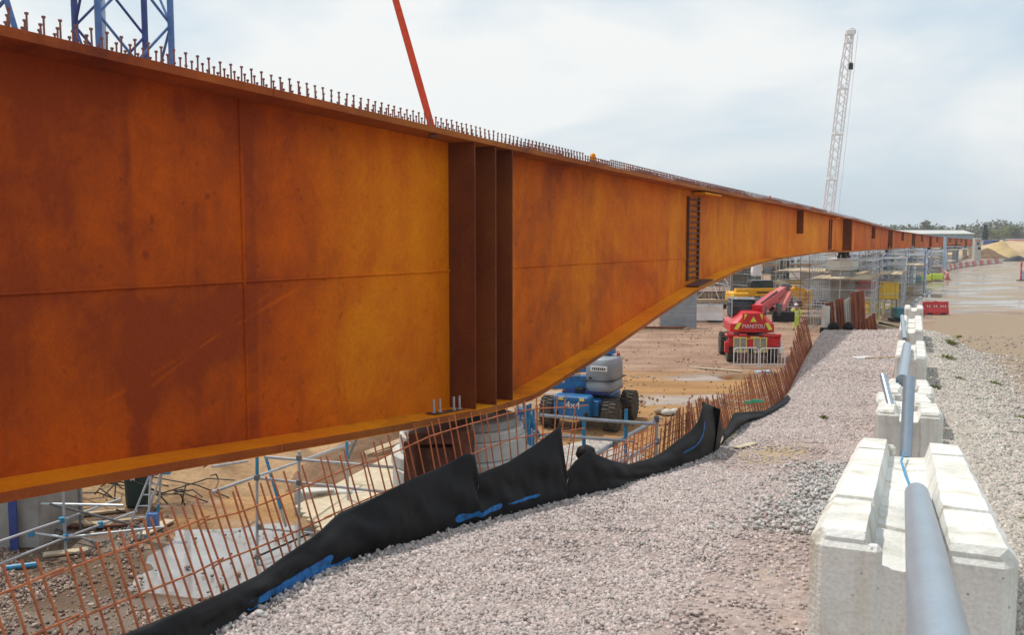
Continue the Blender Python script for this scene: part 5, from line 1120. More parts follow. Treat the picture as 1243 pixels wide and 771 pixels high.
# worker in hi-vis
wp = P(966, 400, 59.6); wp = Vector((wp.x, wp.y, 0)); wk = thing('person', wp, 'worker in full lime yellow hi-vis with white hard hat, seen beside the red machine', 'person')
def skin_fig(nm, joints, edges, mat, par, sub=2):
    """one continuous surface grown round a posed skeleton"""
    me = bpy.data.meshes.new(nm); me.from_pydata([tuple(j[0]) for j in joints], [], edges); o = bpy.data.objects.new(nm, me); COL.objects.link(o); o.parent = par; WL[o] = WL[par]
    md = o.modifiers.new('skin', 'SKIN'); sv = me.skin_vertices[0].data if me.skin_vertices else None
    if sv is None:
        bm = bmesh.new(); bm.from_mesh(me); bm.verts.layers.skin.verify(); bm.to_mesh(me); bm.free(); sv = me.skin_vertices[0].data
    for k, j in enumerate(joints): sv[k].radius = (j[1], j[1] * (j[2] if len(j) > 2 else 1)); sv[k].use_root = (k == 0)
    s = o.modifiers.new('sub', 'SUBSURF'); s.levels = s.render_levels = sub; me.materials.append(M[mat]); return o
V_ = lambda x, y, z: Vector((x, y, z))
body = [(V_(0, 0, 0.98), .12), (V_(0, 0.0, 1.18), .12), (V_(0, 0.01, 1.38), .13), (V_(0, 0.02, 1.50), .055), (V_(0, 0.03, 1.60), .085), (V_(0, 0.035, 1.70), .075),
        (V_(-.19, 0.01, 1.42), .055), (V_(-.27, 0.03, 1.15), .042), (V_(-.22, 0.22, 0.98), .030), (V_(-.20, 0.28, 0.95), .028),
        (V_(.19, 0.01, 1.42), .055), (V_(.29, 0.0, 1.14), .042), (V_(.27, 0.10, 0.90), .030), (V_(.265, 0.13, 0.83), .028),
        (V_(-.10, 0.0, 0.92), .085), (V_(-.12, 0.03, 0.50), .058), (V_(-.13, -0.02, 0.09), .04), (V_(-.13, 0.12, 0.04), .035),
        (V_(.10, 0.0, 0.92), .085), (V_(.12, 0.04, 0.50), .058), (V_(.14, 0.0, 0.09), .04), (V_(.15, 0.14, 0.04), .035)]
ed = [(0, 1), (1, 2), (2, 3), (3, 4), (4, 5), (2, 6), (6, 7), (7, 8), (8, 9), (2, 10), (10, 11), (11, 12), (12, 13), (0, 14), (14, 15), (15, 16), (16, 17), (0, 18), (18, 19), (19, 20), (20, 21)]
for w_, s in ((9, -1), (13, 1)):                                  # palm to four fingers and a thumb
    o = body[w_][0]; dv = V_(0.0, 0.03, -0.02) if s < 0 else V_(0, 0.012, -0.034)
    for k in range(4):
        i = len(body); a = o + V_((k - 1.5) * 0.018, 0, 0) + dv; body += [(a, .009), (a + dv * (0.9 + 0.2 * (k in (1, 2))) + V_(0, 0.006, -0.012), .008)]; ed += [(w_, i), (i, i + 1)]
    i = len(body); body += [(o + V_(-s * 0.035, 0.01, -0.01), .010), (o + V_(-s * 0.05, 0.03, -0.02), .009)]; ed += [(w_, i), (i, i + 1)]
skin_fig('body', body, ed, 'skin', wk)
J = lambda idx, g_: [(body[i][0], body[i][1] + g_) for i in idx]
jk_ = J([1, 0, 2, 6, 7, 8, 10, 11, 12], 0.022); jk_[1] = (V_(0, 0, 0.88), .15); skin_fig('jacket', jk_, [(0, 1), (0, 2), (2, 3), (3, 4), (4, 5), (2, 6), (6, 7), (7, 8)], 'hivis', wk)
skin_fig('trousers', J([0, 14, 15, 16, 18, 19, 20], 0.024), [(0, 1), (1, 2), (2, 3), (0, 4), (4, 5), (5, 6)], 'hivis', wk)
for s in (16, 20): skin_fig('boot', [(body[s][0] + V_(0, 0, 0.05), .055), (body[s][0] + V_(0, 0.01, -0.035), .05), (body[s + 1][0] + V_(0, 0.03, 0.0), .042)], [(0, 1), (1, 2)], 'black', wk)
b = MB(); b.lathe(wp + V_(0, 0.03, 1.68), [(0.15, -0.01), (0.155, 0.0), (0.125, 0.012), (0.12, 0.06), (0.09, 0.115), (0.03, 0.135)], 16); b.build('hard_hat', 'white_paint', wk, smooth=True)
for z, r_ in ((1.02, .172), (1.22, .158)):
    b = MB(); b.lathe(wp + V_(0, 0.005, z), [(r_, -0.028), (r_ + 0.006, -0.025), (r_ + 0.006, 0.025), (r_, 0.028)], 16); b.build('reflective_band', 'reflect', wk)
b = MB(); b.lathe(wp + V_(0, 0.125, 1.6), [(0.005, 0), (0.014, 0.01), (0.01, 0.03)], 6); b.build('nose', 'skin', wk)

# ------------------------------------------------------------------ far plant and materials
# leaning rusty sheets at the end of the gravel
def sheet(px0, px1, yt0, yt1, yb, D, label, mat='rust_sheet', lean=0.15, folds=3):
    a, c_ = P(px0, yb, D), P(px1, yb, D); za, zc = P(px0, yt0, D).z - a.z, P(px1, yt1, D).z - c_.z
    n = folds * 4; V, top = [], []; dirv = (c_ - a)
    for i in range(n + 1):
        s = i / n; o = 0.07 * (0, 1, 1, 0)[i % 4]; p = a.lerp(c_, s) + Vector((0, o, 0)); p.z = zterr(p.x, D) - 0.1
        h = za + (zc - za) * s; V.append((p, p + Vector((-lean * 0.6, lean, h + 0.1))))
    b = MB(); k = Vector((0, 0.025, 0))
    for i in range(n): b.loft([[V[i][0], V[i + 1][0], V[i + 1][0] + k, V[i][0] + k], [V[i][1], V[i + 1][1], V[i + 1][1] + k, V[i][1] + k]])
    return tag(b.build('steel_sheet', mat, None, origin=a), label, 'steel sheet', 'steel sheets at the end of the gravel')
sheet(1035, 1052, 347, 343, 397, 38.6, 'tallest leaning rusty steel sheet, right of the pale grey one')
sheet(1017, 1027, 357, 355, 396, 38.4, 'rusty steel sheet between a pale grey sheet and a shorter rusty one')
sheet(1027, 1035, 354, 349, 396, 38.7, 'pale grey steel sheet between two rusty sheets', 'concrete')
sheet(1005, 1015, 364, 361, 397, 38.3, 'shortest upright rusty sheet, beside the pale concrete post')
sheet(1050, 1066, 386, 374, 399, 38.5, 'low ragged rusty sheet right of the tallest one', folds=4)
p = P(1002, 396, 38.2); t = thing('concrete_post', Vector((p.x, p.y, zterr(p.x, p.y) - 0.1)), 'round pale concrete post left of the rusty sheets', 'post'); b = MB(); b.lathe(WL[t], [(0.17, 0), (0.17, 1.1), (0.15, 1.14)], 14); b.build('post_body', 'concrete', t); b = MB(); b.lathe(WL[t], [(0.24, 0), (0.22, 0.22), (0.16, 0.24)], 12); b.build('post_wrap', 'membrane', t)
for px, nm in ((1012, 'black sack slumped at the foot of the shortest rusty sheet'), (1030, 'black sack between the grey and rusty sheets')):
    p = P(px, 392, 37.9); p.z = zterr(p.x, p.y); b = MB(); b.lathe(p, [(0.02, 0), (0.2, 0.05), (0.24, 0.15), (0.16, 0.28), (0.06, 0.36)], 10); o = b.build('sack', 'membrane', None, smooth=True, origin=p); tag(o, nm, 'sack')
for k, (px, py, l_) in enumerate(((1078, 392, 2.2), (1085, 396, 1.6))):
    p = P(px, py, 43); piece_ = plank(p + Vector((-l_ / 2, 0, 0.15)), p + Vector((l_ / 2, 0, -0.25)), 0.28, 0.16, ('big pale timber baulk below the yellow frame', 'shorter timber baulk lying in front of another')[k], 'timber_pale')
# yellow boxes
def legbox(c, s, label, zleg, mat='yellow_box', name='yellow_bin', cat='bin'):
    t = thing(name, c, label, cat); b = MB(); c = Vector(c)
    b.box(c + Vector((0, 0, zleg + s[2] / 2)), s); b.build('bin_body', mat, t, 0.04)
    for x in (-0.45, 0.45):
        for y in (-0.42, 0.42): bx('leg', c + Vector((x * s[0], y * s[1], zleg / 2)), (0.14, 0.14, zleg), 'yellow_pale', t)
    b = MB(); b.box(c + Vector((0, 0, zleg + s[2])), (s[0] * 1.06, s[1] * 1.06, 0.08)); b.build('rim', mat, t)
    for x in (-0.3, 0.0, 0.3): bx('rib', c + Vector((x * s[0], -s[1] / 2 - 0.02, zleg + s[2] / 2)), (0.07, 0.05, s[2] * 0.9), mat, t)
    bx('rail', c + Vector((0, -s[1] * 0.42, zleg * 0.5)), (s[0] * 0.9, 0.1, 0.12), 'yellow_pale', t); return t
p = P(1077, 380, 72); legbox((p.x, p.y, 0), (1.22, 1.2, 1.35), 'square yellow hopper raised on legs in front of the scaffolds', 1.25, name='yellow_hopper', cat='hopper')
p = P(1058, 384, 66); legbox((p.x, p.y, 0), (0.85, 0.9, 0.9), 'smaller yellow skip low beside the rusty sheets', 0.55)
p = P(1091, 385, 66); t = thing('pump', (p.x, p.y, 0), 'teal pump unit on the ground left of the last concrete block', 'pump'); M['teal'] = pmat('teal', (0.06, 0.22, 0.26), (0.04, 0.15, 0.18), 4, 0.5)
bx('engine_block', (p.x, p.y, 0.65), (0.8, 0.9, 0.75), 'teal', t, bevel=0.05); bx('skid', (p.x, p.y, 0.12), (1.1, 1.2, 0.2), 'black', t); tube('outlet', (p.x + 0.3, p.y - 0.3, 0.6), (p.x + 0.5, p.y - 0.9, 0.4), 0.13, 'blue_tube', t); tube('exhaust', (p.x - 0.2, p.y, 1.0), (p.x - 0.2, p.y, 1.6), 0.05, 'galv_dark', t)
# grey slatted wall, formwork and sheets seen under the girder arch
g = G(826, 400); t = thing('slatted_hoarding', g + Vector((0, 1, 0)), 'grey hoarding of level boards under the girder arch', 'hoarding')
for k in range(9): piece('slat', g + Vector((0, 1 + 0.012 * (k % 2), 0.16 + 0.29 * k)), (2.5, 0.05, 0.28), 'grey_hood', t, -0.05)
for x in (-1.2, 0, 1.2): bx('post', g + Vector((x, 1.08, 1.35)), (0.09, 0.09, 2.7), 'galv', t)
g = G(862, 396); t = thing('white_sheet', g + Vector((0, 1.5, 0)), 'white plastic sheeting behind the thin scaffold', 'sheeting'); b = MB(); b.loft([[g + Vector((x, 1.5 + 0.1 * math.sin(x * 4) + dy, z)) for x in np.linspace(-1.2, 1.2, 12)] + [g + Vector((x, 1.55 + 0.1 * math.sin(x * 4) + dy, z)) for x in np.linspace(1.2, -1.2, 12)] for z, dy in ((0.25, 0), (0.8, 0.08), (1.35, -0.03))]); b.build('sheet', 'white_paint', t); tube('top_pole', g + Vector((-1.3, 1.55, 1.36)), g + Vector((1.3, 1.55, 1.36)), 0.03, 'galv', t)
g = G(868, 391); t = thing('hose_coil', g, 'black coil of hose on the ground before the white sheeting', 'hose'); b = MB()
for k in range(5): 
    for i in range(18):
        a0, a1 = i / 18 * 6.283, (i + 1) / 18 * 6.283; rr = 0.42 - 0.03 * k; b.tube(g + Vector((rr * 1.3 * math.cos(a0), rr * math.sin(a0), 0.05 + 0.07 * k)), g + Vector((rr * 1.3 * math.cos(a1), rr * math.sin(a1), 0.05 + 0.07 * k)), 0.04, 6)
b.build('coil', 'black', t)
def rackof(px, py, D, n, w, label, mats, nm='steel_bundle', cat='steel bundle', h=0.12):
    p = P(px, py, D); t = thing(nm, p, label, cat)
    for k in range(n): piece('bar', p + Vector((random.gauss(0, 0.12), 0.14 * (k % 3), h * (k // 3))), (w * random.uniform(0.8, 1.1), 0.13, h * 0.85), random.choice(mats), t, random.gauss(0, 0.04))
    return t
rackof(800, 402, 60, 9, 3.6, 'low stack of rusty beams left of the slatted hoarding', ('rust_dark', 'rust_sheet', 'timber'))
rackof(862, 362, 89, 12, 4.2, 'rusty orange formwork stack on the scaffold deck', ('rust_sheet', 'red_faded', 'timber'), h=0.2)
rackof(876, 346, 112, 9, 3.4, 'red crates stacked high behind the yellow telehandler', ('red_faded', 'rust_sheet'), 'crate_stack', 'crates', 0.45)
rackof(985, 375, 77, 14, 2.6, 'brown timber and pipe stack left of the far pier', ('timber', 'rust_dark', 'rust_sheet'), 'timber_stack', 'timber stack', 0.16)
rackof(958, 344, 70, 4, 2.0, 'yellow beams lying on the scaffold left of the far pier', ('yellow_box',), 'yellow_beams', 'beams', 0.2)
rackof(1050, 350, 64, 15, 1.5, 'mixed timber stacked on scaffold beside the far pier', ('timber', 'rust_dark', 'red_faded'), 'timber_stack', 'timber stack', 0.22)
# second line of piers further left, with formwork
p = P(946, 345, 84); pier(0, 'grey pier left of the nearest far pier, behind the yellow telehandler', w=2.3, t_=1.2, zt=4.75, xy=(p.x, p.y), cap_h=0.5)
p = P(905, 340, 88); t = thing('formwork_panel', (p.x, p.y, 0), 'large grey formwork panel behind the yellow telehandler', 'formwork'); bx('panel', (p.x, p.y, 2.3), (3.0, 0.2, 4.0), 'concrete_old', t)
for k in range(4): bx('waler', (p.x, p.y - 0.14, 0.8 + k * 1.0), (3.1, 0.12, 0.14), 'galv', t)
bx('edge_strip', (p.x - 1.4, p.y - 0.16, 2.3), (0.25, 0.1, 4.0), 'white_paint', t)
for px, py, D, w, h, nm in ((918, 318, 76, 0.7, 1.5, 'left white wrapped bundle hanging on scaffold near the pale pier'), (963, 330, 74, 0.9, 1.4, 'right white wrapped bundle hanging on scaffold near the pale pier')):
    p = P(px, py + 6, D); t = thing('wrapped_bundle', p, nm, 'bundle'); b = MB(); rings = []
    for k in range(6): rings.append([p + Vector((w / 2 * x * (1 + 0.1 * math.sin(k * 2 + x)), w / 2 * y, h * (k / 5 - 0.5))) for x, y in ((-1, -1), (0, -1.15), (1, -1), (1.1, 0), (1, 1), (0, 1.1), (-1, 1), (-1.1, 0))])
    b.loft(rings); b.build('wrap', 'white_paint', t)
p = P(985, 352, 82); t = thing('white_sheet', (p.x, p.y, 0), 'pale translucent-looking sheeting behind the scaffold left of the far pier', 'sheeting'); bx('sheet', (p.x, p.y, 1.6), (3.4, 0.05, 2.6), 'pale_blue' if False else 'white_paint', t); tube('top_pole', (p.x - 1.8, p.y, 2.95), (p.x + 1.8, p.y, 2.95), 0.04, 'galv', t)

# barriers along the haul road
def water_barrier(c, rz, mat, label, group=None, w=2.0, h=1.0, writing=False):
    t = thing('water_barrier', c, label, 'road barrier', group); c = Vector(c); rot = Matrix.Rotation(rz, 3, 'Z'); b = MB(); rings = []
    for x in (-w / 2, -w / 2 + 0.06, w / 2 - 0.06, w / 2):
        e = 0.86 if abs(x) == w / 2 else 1.0
        rings.append([c + rot @ Vector((x, y * e, z * h * (0.97 if e < 1 else 1) + 0.02)) for y, z in ((-0.28, 0.0), (-0.28, 0.2), (-0.18, 0.5), (-0.12, 0.62), (-0.12, 1.0), (0.12, 1.0), (0.12, 0.62), (0.18, 0.5), (0.28, 0.2), (0.28, 0.0))])
    b.loft(rings); b.build('shell', mat, t)
    for x in (-w * 0.27, w * 0.27):
        b = MB(); b.box(c + rot @ Vector((x, 0, 0.07)), (0.42, 0.6, 0.12), rz); b.build('fork_pocket', 'black', t)
    b = MB(); b.box(c + rot @ Vector((0, 0, h + 0.03)), (0.25, 0.16, 0.08), rz); b.build('filler_cap', mat, t)
    if writing:
        b = MB()
        for k in range(9):
            if k in (2, 5): continue
            b.box(c + rot @ Vector((-0.72 + 0.18 * k, -0.165, 0.66)), (0.06, 0.1, 0.17), rz)
        b.build('print', 'white_paint', t)
    return t
g = G(1135, 382); water_barrier((g.x, g.y, 0.02), 0.03, 'red_plastic', 'red plastic water-filled barrier standing alone at the start of the road', writing=True)
gA, gB = G(1150, 340), G(1214, 319.5); nB = 30
protos = {}
for k in range(nB):
    s = k / (nB - 1); p = gA.lerp(gB, s) + Vector((-5.5 * math.sin(math.pi * s), 0, 0)); dv = (gB - gA); rz = math.atan2(dv.y, dv.x) + 0.14 * math.cos(math.pi * s)
    m_ = 'red_faded' if k % 2 == 0 else 'cream'; lab = ('faded red' if k % 2 == 0 else 'off-white') + ' plastic barrier in the curving row along the haul road'
    if m_ not in protos: protos[m_] = water_barrier((p.x, p.y, 0.02), 0, m_, lab, 'red and white barriers along the haul road', w=2.6); protos[m_].rotation_euler.z = rz
    else:
        o = copy_tree(protos[m_]); o.location = (p.x, p.y, 0.02); o.rotation_euler.z = rz
for (px, py, nm) in ((1239, 341, 'red and white marker post on a base at the right of the road'),):
    g = G(px, py); t = thing('marker_post', g, nm, 'marker post')
    for k in range(6): bx('band', g + Vector((0, 0, 0.35 + 0.45 * k)), (0.22, 0.1, 0.44), 'red_plastic' if k % 2 == 0 else 'red_faded', t)
    bx('base', g + Vector((0, 0, 0.06)), (0.9, 0.6, 0.12), 'black', t); bx('grey_board', g + Vector((0.75, 0.2, 0.75)), (1.1, 0.06, 1.3), 'pale_blue', t)
g = G(1234, 317); tag(heap('spoil_heap', (g.x, g.y, 0), 3.6, 2.5, 1.35, 'black', 0, 20, 9, None, 1.3), 'black spoil heap at the right of the road, before tan earth', 'heap')
# earthworks and buildings far off
g = G(1228, 311); tag(heap('earth_bank', (g.x + 24, g.y + 12, 0), 44, 16, 4.2, 'sand_tan', 0.0, 30, 12, None, 3.0), 'long pale tan earth bank beyond the road', 'earth bank')
p = P(1213, 300, 262); tag(heap('sand_heap', (p.x, 262, 0), 6.5, 7, 5.0, 'sand_yellow', 0, 26, 15, None, 1.1), 'pointed yellow sand heap on the earth bank', 'sand heap')
p = P(1196, 304, 255); tag(heap('earth_heap', (p.x, 255, 0), 6.5, 5, 2.8, 'soil_brown', 0, 22, 21, None, 1.2), 'low brown earth heap at the girder end', 'earth heap')
def far_box(name, px0, px1, y0, y1, D, dep, mat, label, cat, parts=()):
    a, c_ = P(px0, y0, D), P(px1, y1, D); t = thing(name, ((a.x + c_.x) / 2, D, 0), label, cat); b = MB(); b.box(((a.x + c_.x) / 2, D + dep / 2, a.z / 2 - 0.25), (c_.x - a.x, dep, a.z + 0.5)); b.build('wall', mat, t, 0.05)
    for nm, q0, q1, z0, z1, m_ in parts:
        u, v = P(q0, z0, D), P(q1, z1, D); b = MB(); b.box(((u.x + v.x) / 2, D - 0.08, (u.z + v.z) / 2), (v.x - u.x, 0.2, abs(u.z - v.z))); b.build(nm, m_, t)
    return t
far_box('site_cabin', 1205, 1223, 291.5, 297, 300, 6, 'cabin_blue', 'dark blue site cabins behind the yellow sand heap', 'site cabin', [('roof', 1204.5, 1223.5, 290.8, 291.6, 'pale_blue'), ('window', 1209, 1212, 293, 295, 'glass'), ('window', 1216, 1219, 293, 295, 'glass')])
far_box('site_cabin', 1190, 1205, 291.5, 297, 310, 6, 'white_paint', 'white low site cabin between pale tower and blue cabins', 'site cabin', [('window', 1194, 1196, 293, 295, 'glass'), ('door', 1200, 1201.5, 293, 297, 'concrete_old'), ('roof', 1189.5, 1205.5, 290.9, 291.6, 'concrete_old')])
t = far_box('striped_hoarding', 1222, 1262, 290, 296, 305, 0.4, 'white_paint', 'red and white striped hoarding at far right beyond the earth bank', 'hoarding')
for k in range(14): u = P(1223 + k * 2.8, 291, 305); b = MB(); b.box((u.x, 304.9, u.z - 0.75), (0.42, 0.15, 1.6)); b.build('stripe', 'red_plastic', t)
far_box('pale_tower', 1184, 1190.5, 289, 312, 232, 1.4, 'concrete', 'slim pale tower-like cabin standing past the girder end', 'tower', [('band', 1184, 1190.5, 291.5, 292.3, 'red_faded'), ('window', 1186, 1188.5, 294, 297, 'glass'), ('hatch', 1187, 1190, 300, 303, 'black')])
p = P(1146.5, 310, 142); t = thing('steel_post', (p.x, p.y, 0), 'blue-grey steel post standing in front of the far girder', 'post'); bx('shaft', (p.x, p.y, 3.05), (0.36, 0.36, 6.1), 'pale_blue', t, bevel=0.02); bx('foot_plate', (p.x, p.y, 0.04), (0.8, 0.8, 0.08), 'galv_dark', t)
p = P(1157, 302, 150); t = thing('board_stack', (p.x, p.y, 0), 'black stack of sheets on a trestle by the blue-grey post', 'stack')
for k in range(4): bx('board', (p.x, p.y, 4.0 + 0.27 * k), (2.2, 1.2, 0.13), 'black' if k % 2 else 'galv', t)
for x in (-0.9, 0.9): bx('leg', (p.x + x, p.y, 1.95), (0.1, 0.1, 3.9), 'galv', t)
# warehouse
a, c_ = P(1085, 287, 430), P(1182, 279, 430); t = thing('warehouse', ((a.x + c_.x) / 2, 430, 0), 'long pale warehouse with whitish roof and blue-grey wall on the horizon', 'warehouse')
ze, zr_ = P(1150, 283.8, 430).z, P(1150, 279.3, 440).z; b = MB(); b.box(((a.x + c_.x) / 2, 441, ze / 2), (c_.x - a.x, 22, ze)); b.build('wall', 'wall_blue', t)
b = MB(); b.loft([[(x, 429.5, ze + 0.03), (x, 441, zr_), (x, 452.5, ze + 0.03)] for x in (a.x - 0.6, c_.x + 0.6)]); b.build('roof', 'roof_pale', t); b = MB(); b.box(((a.x + c_.x) / 2, 429.4, ze - 0.25), (c_.x - a.x + 1, 0.3, 0.4)); b.build('gutter', 'concrete_old', t)
for k in range(5): b = MB(); x = a.x + (c_.x - a.x) * (0.15 + 0.17 * k); b.box((x, 429.9, 2.2), (4.5, 0.25, 4.4)); b.build('shutter_door', 'grey_hood', t)

# trees
def leaf_cloud(b, c, rx, ry, rz_, n, s):
    for _ in range(n):
        v = Vector((random.gauss(0, 1), random.gauss(0, 1), random.gauss(0, 1))).normalized() * (random.random() ** 0.45); p = c + Vector((v.x * rx, v.y * ry, v.z * rz_)); a = Vector((random.gauss(0, 1), random.gauss(0, 1), random.gauss(0, 1))).normalized(); q = a.orthogonal().normalized(); w_ = a.cross(q); k = s * random.uniform(0.6, 1.4)
        b.add([p - q * k, p + w_ * k * 0.7, p + q * k, p - w_ * k * 0.7], [(0, 1, 2, 3)])
def tree(px, D, h, w, label, mat='leaf_far', nm='tree', n=420):
    x = P(px, 287, D).x; t = thing(nm, (x, D, 0), label, 'tree', 'trees on the horizon'); b = MB(); b.tube((x, D, 0), (x, D, h * 0.75), 0.028 * h, 7, 0.006 * h)
    for k in range(6): a = k * 1.05; z = h * (0.3 + 0.08 * k); b.tube((x, D, z), (x + w * 0.35 * math.cos(a), D + w * 0.35 * math.sin(a), z + h * 0.18), 0.010 * h, 5, 0.003 * h)
    b.build('trunk', 'bark', t); b = MB()
    for k in range(9): a = random.uniform(0, 6.28); q = random.random() ** 0.5 * w * 0.36; z = h * random.uniform(0.36, 0.86); f = 1.0 - 0.5 * abs(z / h - 0.55); leaf_cloud(b, Vector((x + q * math.cos(a), D + q * math.sin(a), z)), w * 0.24 * f, w * 0.24 * f, h * 0.13, int(n * 1.9) // 9, 0.03 * h)
    b.build('crown', mat, t); return t
tree(1123, 470, 15.5, 9, 'tallest dark tree rising above the warehouse roof line', n=520); tree(1113, 500, 11.5, 9, 'rounded grey-green tree left of the tallest one'); tree(1135, 520, 13, 12, 'broad grey tree right of the tallest one'); tree(1212, 380, 10.6, 12, 'pale yellow-green tree right of the dark conifer', 'leaf_pale'); tree(1232, 400, 12.4, 9, 'grey-green tree near the right edge of the horizon'); tree(1224, 420, 12, 9, 'pale bushy tree between two others at right', 'leaf_pale')
x = P(1196, 287, 345).x; t = thing('conifer', (x, 345, 0), 'single dark blue-green conifer beyond the girder end', 'tree'); b = MB(); b.tube((x, 345, 0), (x, 345, 10.4), 0.22, 7, 0.03); b.build('trunk', 'bark', t); b = MB()
for k in range(15):
    z = 1.0 + k * 0.66; r_ = 1.75 * (1 - (k / 15.5) ** 1.3) + 0.15
    leaf_cloud(b, Vector((x + random.gauss(0, .1), 345, z)), r_, r_, 0.55, 55, 0.34)
b.build('crown', 'conifer', t)
b = MB(); px = -300.0
while px < 1420:
    D = random.uniform(470, 640); x = P(px, 287, D).x; h = (13.2 + 2.6 * mnoise.noise((px * 0.05, 1, 1)) + 2.0 * mnoise.noise((px * 0.21, 4, 1))) * (D / 560) + (2.0 if px > 1185 else 0)
    leaf_cloud(b, Vector((x, D, h * 0.5)), 4.2, 4.2, h * 0.52, 60, 0.75); px += random.uniform(0.7, 1.4)
tag(b.build('woodland', 'leaf_far'), kind='stuff')

# ------------------------------------------------------------------ lattice tower, cranes
def lattice(name, c, w, h, label, rz, mats, bay, r, rb, cat):
    t = thing(name, c, label, cat); c = Vector(c); rot = Matrix.Rotation(rz, 3, 'Z'); cor = [c + rot @ Vector((sx * w / 2, sy * w / 2, 0)) for sx, sy in ((-1, -1), (1, -1), (1, 1), (-1, 1))]; U = Vector((0, 0, 1))
    for k, q in enumerate(cor): tube('leg', q, q + U * h, r, mats[0] if k < 2 else mats[1], t, 10)
    n = int(h / bay)
    for k in range(n):
        z0, z1 = k * bay, (k + 1) * bay
        for f in range(4):
            a, b_ = cor[f], cor[(f + 1) % 4]; m_ = mats[0] if f in (0, 1) else mats[1]
            if f % 2 == 0: tube('brace', a + U * z0, b_ + U * z1, rb, m_, t, 6); tube('brace', b_ + U * z0, a + U * z1, rb, m_, t, 6)
            else: tube('brace', (a if k % 2 else b_) + U * z0, (b_ if k % 2 else a) + U * z1, rb, m_, t, 6)
            if k % 2 == 0: tube('strut', a + U * z0, b_ + U * z0, rb, m_, t, 6)
    return t
D = 30; p = P(149, 30, D); lt = lattice('lattice_tower', (p.x, D, 0), 2.24, 16.5, 'blue steel lattice tower behind the left end of the girder', R(42), ('blue_steel', 'blue_dark'), 2.6, 0.105, 0.045, 'lattice tower')  # two sides take the darker blue: the tower's shade put into the colour
bx('panel', (P(122, 30, 31.8).x, 31.8, 9.0), (0.30, 0.2, 15), 'pale_blue', lt)
p = P(12, 20, 28); t = thing('steel_mast', (p.x - 0.9, 28, 0), 'blue raking strut at the top left corner', 'strut'); tube('strut', P(20, 40, 28), P(-10, -60, 28), 0.085, 'blue_steel', t, 10); tube('strut', P(14, -10, 28), P(-16, 24, 28), 0.06, 'blue_steel', t, 8); tube('leg', Vector((P(22, 46, 28).x, 28, 0)), P(22, 46, 28), 0.085, 'blue_steel', t, 10)
# far white lattice crane
D = 112; foot = P(997, 318, D); foot.z = 2.2; tip = P(1031.5, 40, D)
t = thing('crawler_crane', (foot.x - 1.5, D, 0), 'white lattice boom crane standing behind the girder far away', 'crane')
dv = (tip - foot); up = dv.normalized(); sx_ = Vector((up.z, 0, -up.x)).normalized(); sy_ = up.cross(sx_).normalized(); n = 26
def bw(s): return 0.66 * (0.45 + 0.55 * min(1, s / 0.10)) * (1.0 if s < 0.86 else 1 - (s - 0.86) * 2.4)
C4 = lambda s, i: foot + dv * s + sx_ * ((-1, 1, 1, -1)[i] * bw(s) * 0.72) + sy_ * ((-1, -1, 1, 1)[i] * bw(s) * 0.72)
for k in range(n):
    s0, s1 = k / n, (k + 1) / n
    for i in range(4):
        tube('chord', C4(s0, i), C4(s1, i), 0.085, 'crane_white', t, 6); tube('lacing', C4(s0, i), C4(s1, (i + 1) % 4), 0.05, 'crane_white', t, 5)
    if k % 5 == 0:
        for i in range(4): tube('frame_bar', C4(s0, i), C4(s0, (i + 1) % 4), 0.09, 'crane_white', t, 5)
bx('boom_head', tip + Vector((0, 0, 0.1)), (1.0, 0.9, 0.7), 'crane_white', t, bevel=0.1); tube('sheave', tip + Vector((0.25, -0.15, 0.15)), tip + Vector((0.25, 0.15, 0.15)), 0.45, 'galv', t, 14)
hk = P(1033, 77, D - 0.4); tube('hoist_rope', tip + Vector((0.5, 0, 0)), hk, 0.04, 'galv_dark', t, 5); bx('hook_block', hk - Vector((0, 0, 0.3)), (0.5, 0.35, 0.85), 'black', t, bevel=0.1); 0
tube('hoist_rope', tip + Vector((0.9, -0.3, 0.2)), C4(0.1, 1) + Vector((0.5, -0.5, 0)), 0.03, 'crane_white', t, 5)
bx('house', (foot.x - 2.4, D + 1.5, 2.6), (4.6, 3.0, 2.0), 'white_paint', t, 0.9, 0.15); bx('cab', (foot.x - 0.4, D - 0.9, 2.5), (1.2, 1.5, 1.6), 'glass', t, 0.9, 0.15); bx('counterweight', (foot.x - 4.6, D + 3.2, 2.2), (1.2, 3.2, 1.6), 'galv_dark', t, 0.9, 0.1)
for s in (-1.6, 1.6): bx('track', (foot.x - 1.5 + s * 0.8, D + 1 + s, 0.6), (6.0, 0.9, 1.15), 'black', t, 0.2, 0.3)

# debris on the wet sand
plank(G(838, 446, .04), G(901, 451, .04), 0.16, 0.05, 'long pale plank lying on wet sand beyond the mesh', 'timber_pale'); plank(G(918, 452, .05), G(935, 451, .05), 0.3, 0.08, 'blue-grey tube scrap beside the crowd barrier foot', 'pale_blue', 'scrap', 'tube_scrap')
g = G(815, 503); t = thing('debris_pile', g, 'small pile of brown bags and rags on wet sand behind the mesh', 'debris'); 
for k in range(6):
    b = MB(); q = g + Vector((random.gauss(0, 0.4), random.gauss(0, 0.2), 0)); rr = random.uniform(0.14, 0.28); b.lathe(q, [(rr * 0.4, 0), (rr, rr * 0.3), (rr * 0.8, rr * 0.8), (rr * 0.2, rr * 1.1)], 9); b.build('bag', ('rust_dark', 'timber', 'concrete')[k % 3], t, smooth=True)
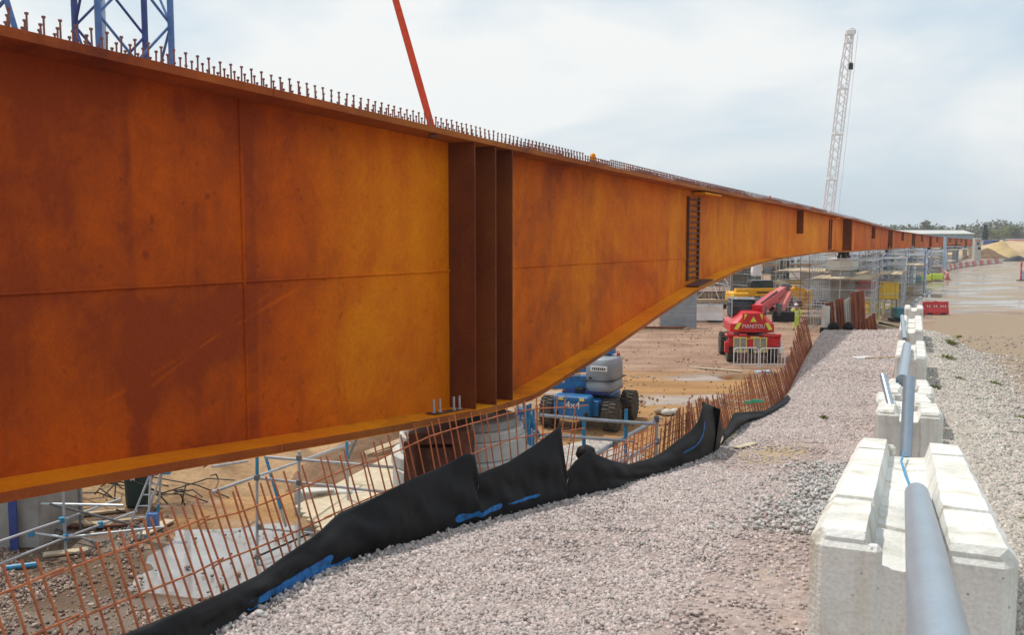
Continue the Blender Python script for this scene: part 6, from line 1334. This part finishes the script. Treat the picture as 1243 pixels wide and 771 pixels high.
# people-sized clutter among the far scaffolds: lamps, stacked props
for k, (px, py, D, m_, nm) in enumerate(((1103, 322, 112, 'white_paint', 'white wrapped pallet on timber beside the second far pier'), (1110, 340, 118, 'teal', 'teal tank below the third far pier scaffold'), (1121, 343, 122, 'lime', 'lime yellow bin under the third far pier'), (1136, 345, 126, 'hivis', 'pale green bin right of the lime one'), (1098, 348, 96, 'timber', 'timber pallet load right of the yellow hopper'))):
    p = P(px, py, D); t = thing('pallet_load', (p.x, p.y, 0), nm, 'pallet load'); h = max(0.8, p.z); bx('load', (p.x, p.y, 0.25 + h / 2), (1.4, 1.1, h), m_, t, 0.1 * k, 0.06); bx('pallet', (p.x, p.y, 0.1), (1.6, 1.2, 0.16), 'timber', t, 0.1 * k); bx('strap', (p.x, p.y, 0.25 + h / 2), (1.42, 0.1, h + 0.02), 'black', t, 0.1 * k)
CN = ('nearest', 'second nearest', 'middle', 'second farthest', 'farthest')
for k, (px, py) in enumerate(((1103, 373), (1108, 368), (1113, 364), (1118, 360), (1124, 356))):
    g = G(px + 4, py + 8); t = thing('traffic_cone', g, CN[k] + ' white lamp cone of the short line left of the red barrier', 'cone', 'white lamp cones by the red barrier'); b = MB(); b.lathe(g, [(0.22, 0), (0.22, 0.04), (0.15, 0.06), (0.1, 0.4), (0.05, 0.62)], 10); b.build('cone_body', 'white_paint', t); b = MB(); b.lathe(g + Vector((0, 0, 0.62)), [(0.05, 0), (0.13, 0.05), (0.13, 0.2), (0.05, 0.25)], 10); b.build('lamp', 'pale_blue', t)

# ------------------------------------------------------------------ thin haze over the site
hz = MB(); hz.box((0, 640, 30), (1500, 1420, 62.4)); hm = bpy.data.materials.new('haze'); hm.use_nodes = True; hn = hm.node_tree; hn.nodes.clear()
ho = hn.nodes.new('ShaderNodeOutputMaterial'); hv = hn.nodes.new('ShaderNodeVolumePrincipled'); hv.inputs['Density'].default_value = 0.00035; hv.inputs['Color'].default_value = (0.90, 0.94, 1.0, 1); hv.inputs['Anisotropy'].default_value = 0.3
hn.links.new(hv.outputs[0], ho.inputs['Volume']); M['haze'] = hm; tag(hz.build('haze', 'haze', None), kind='stuff')
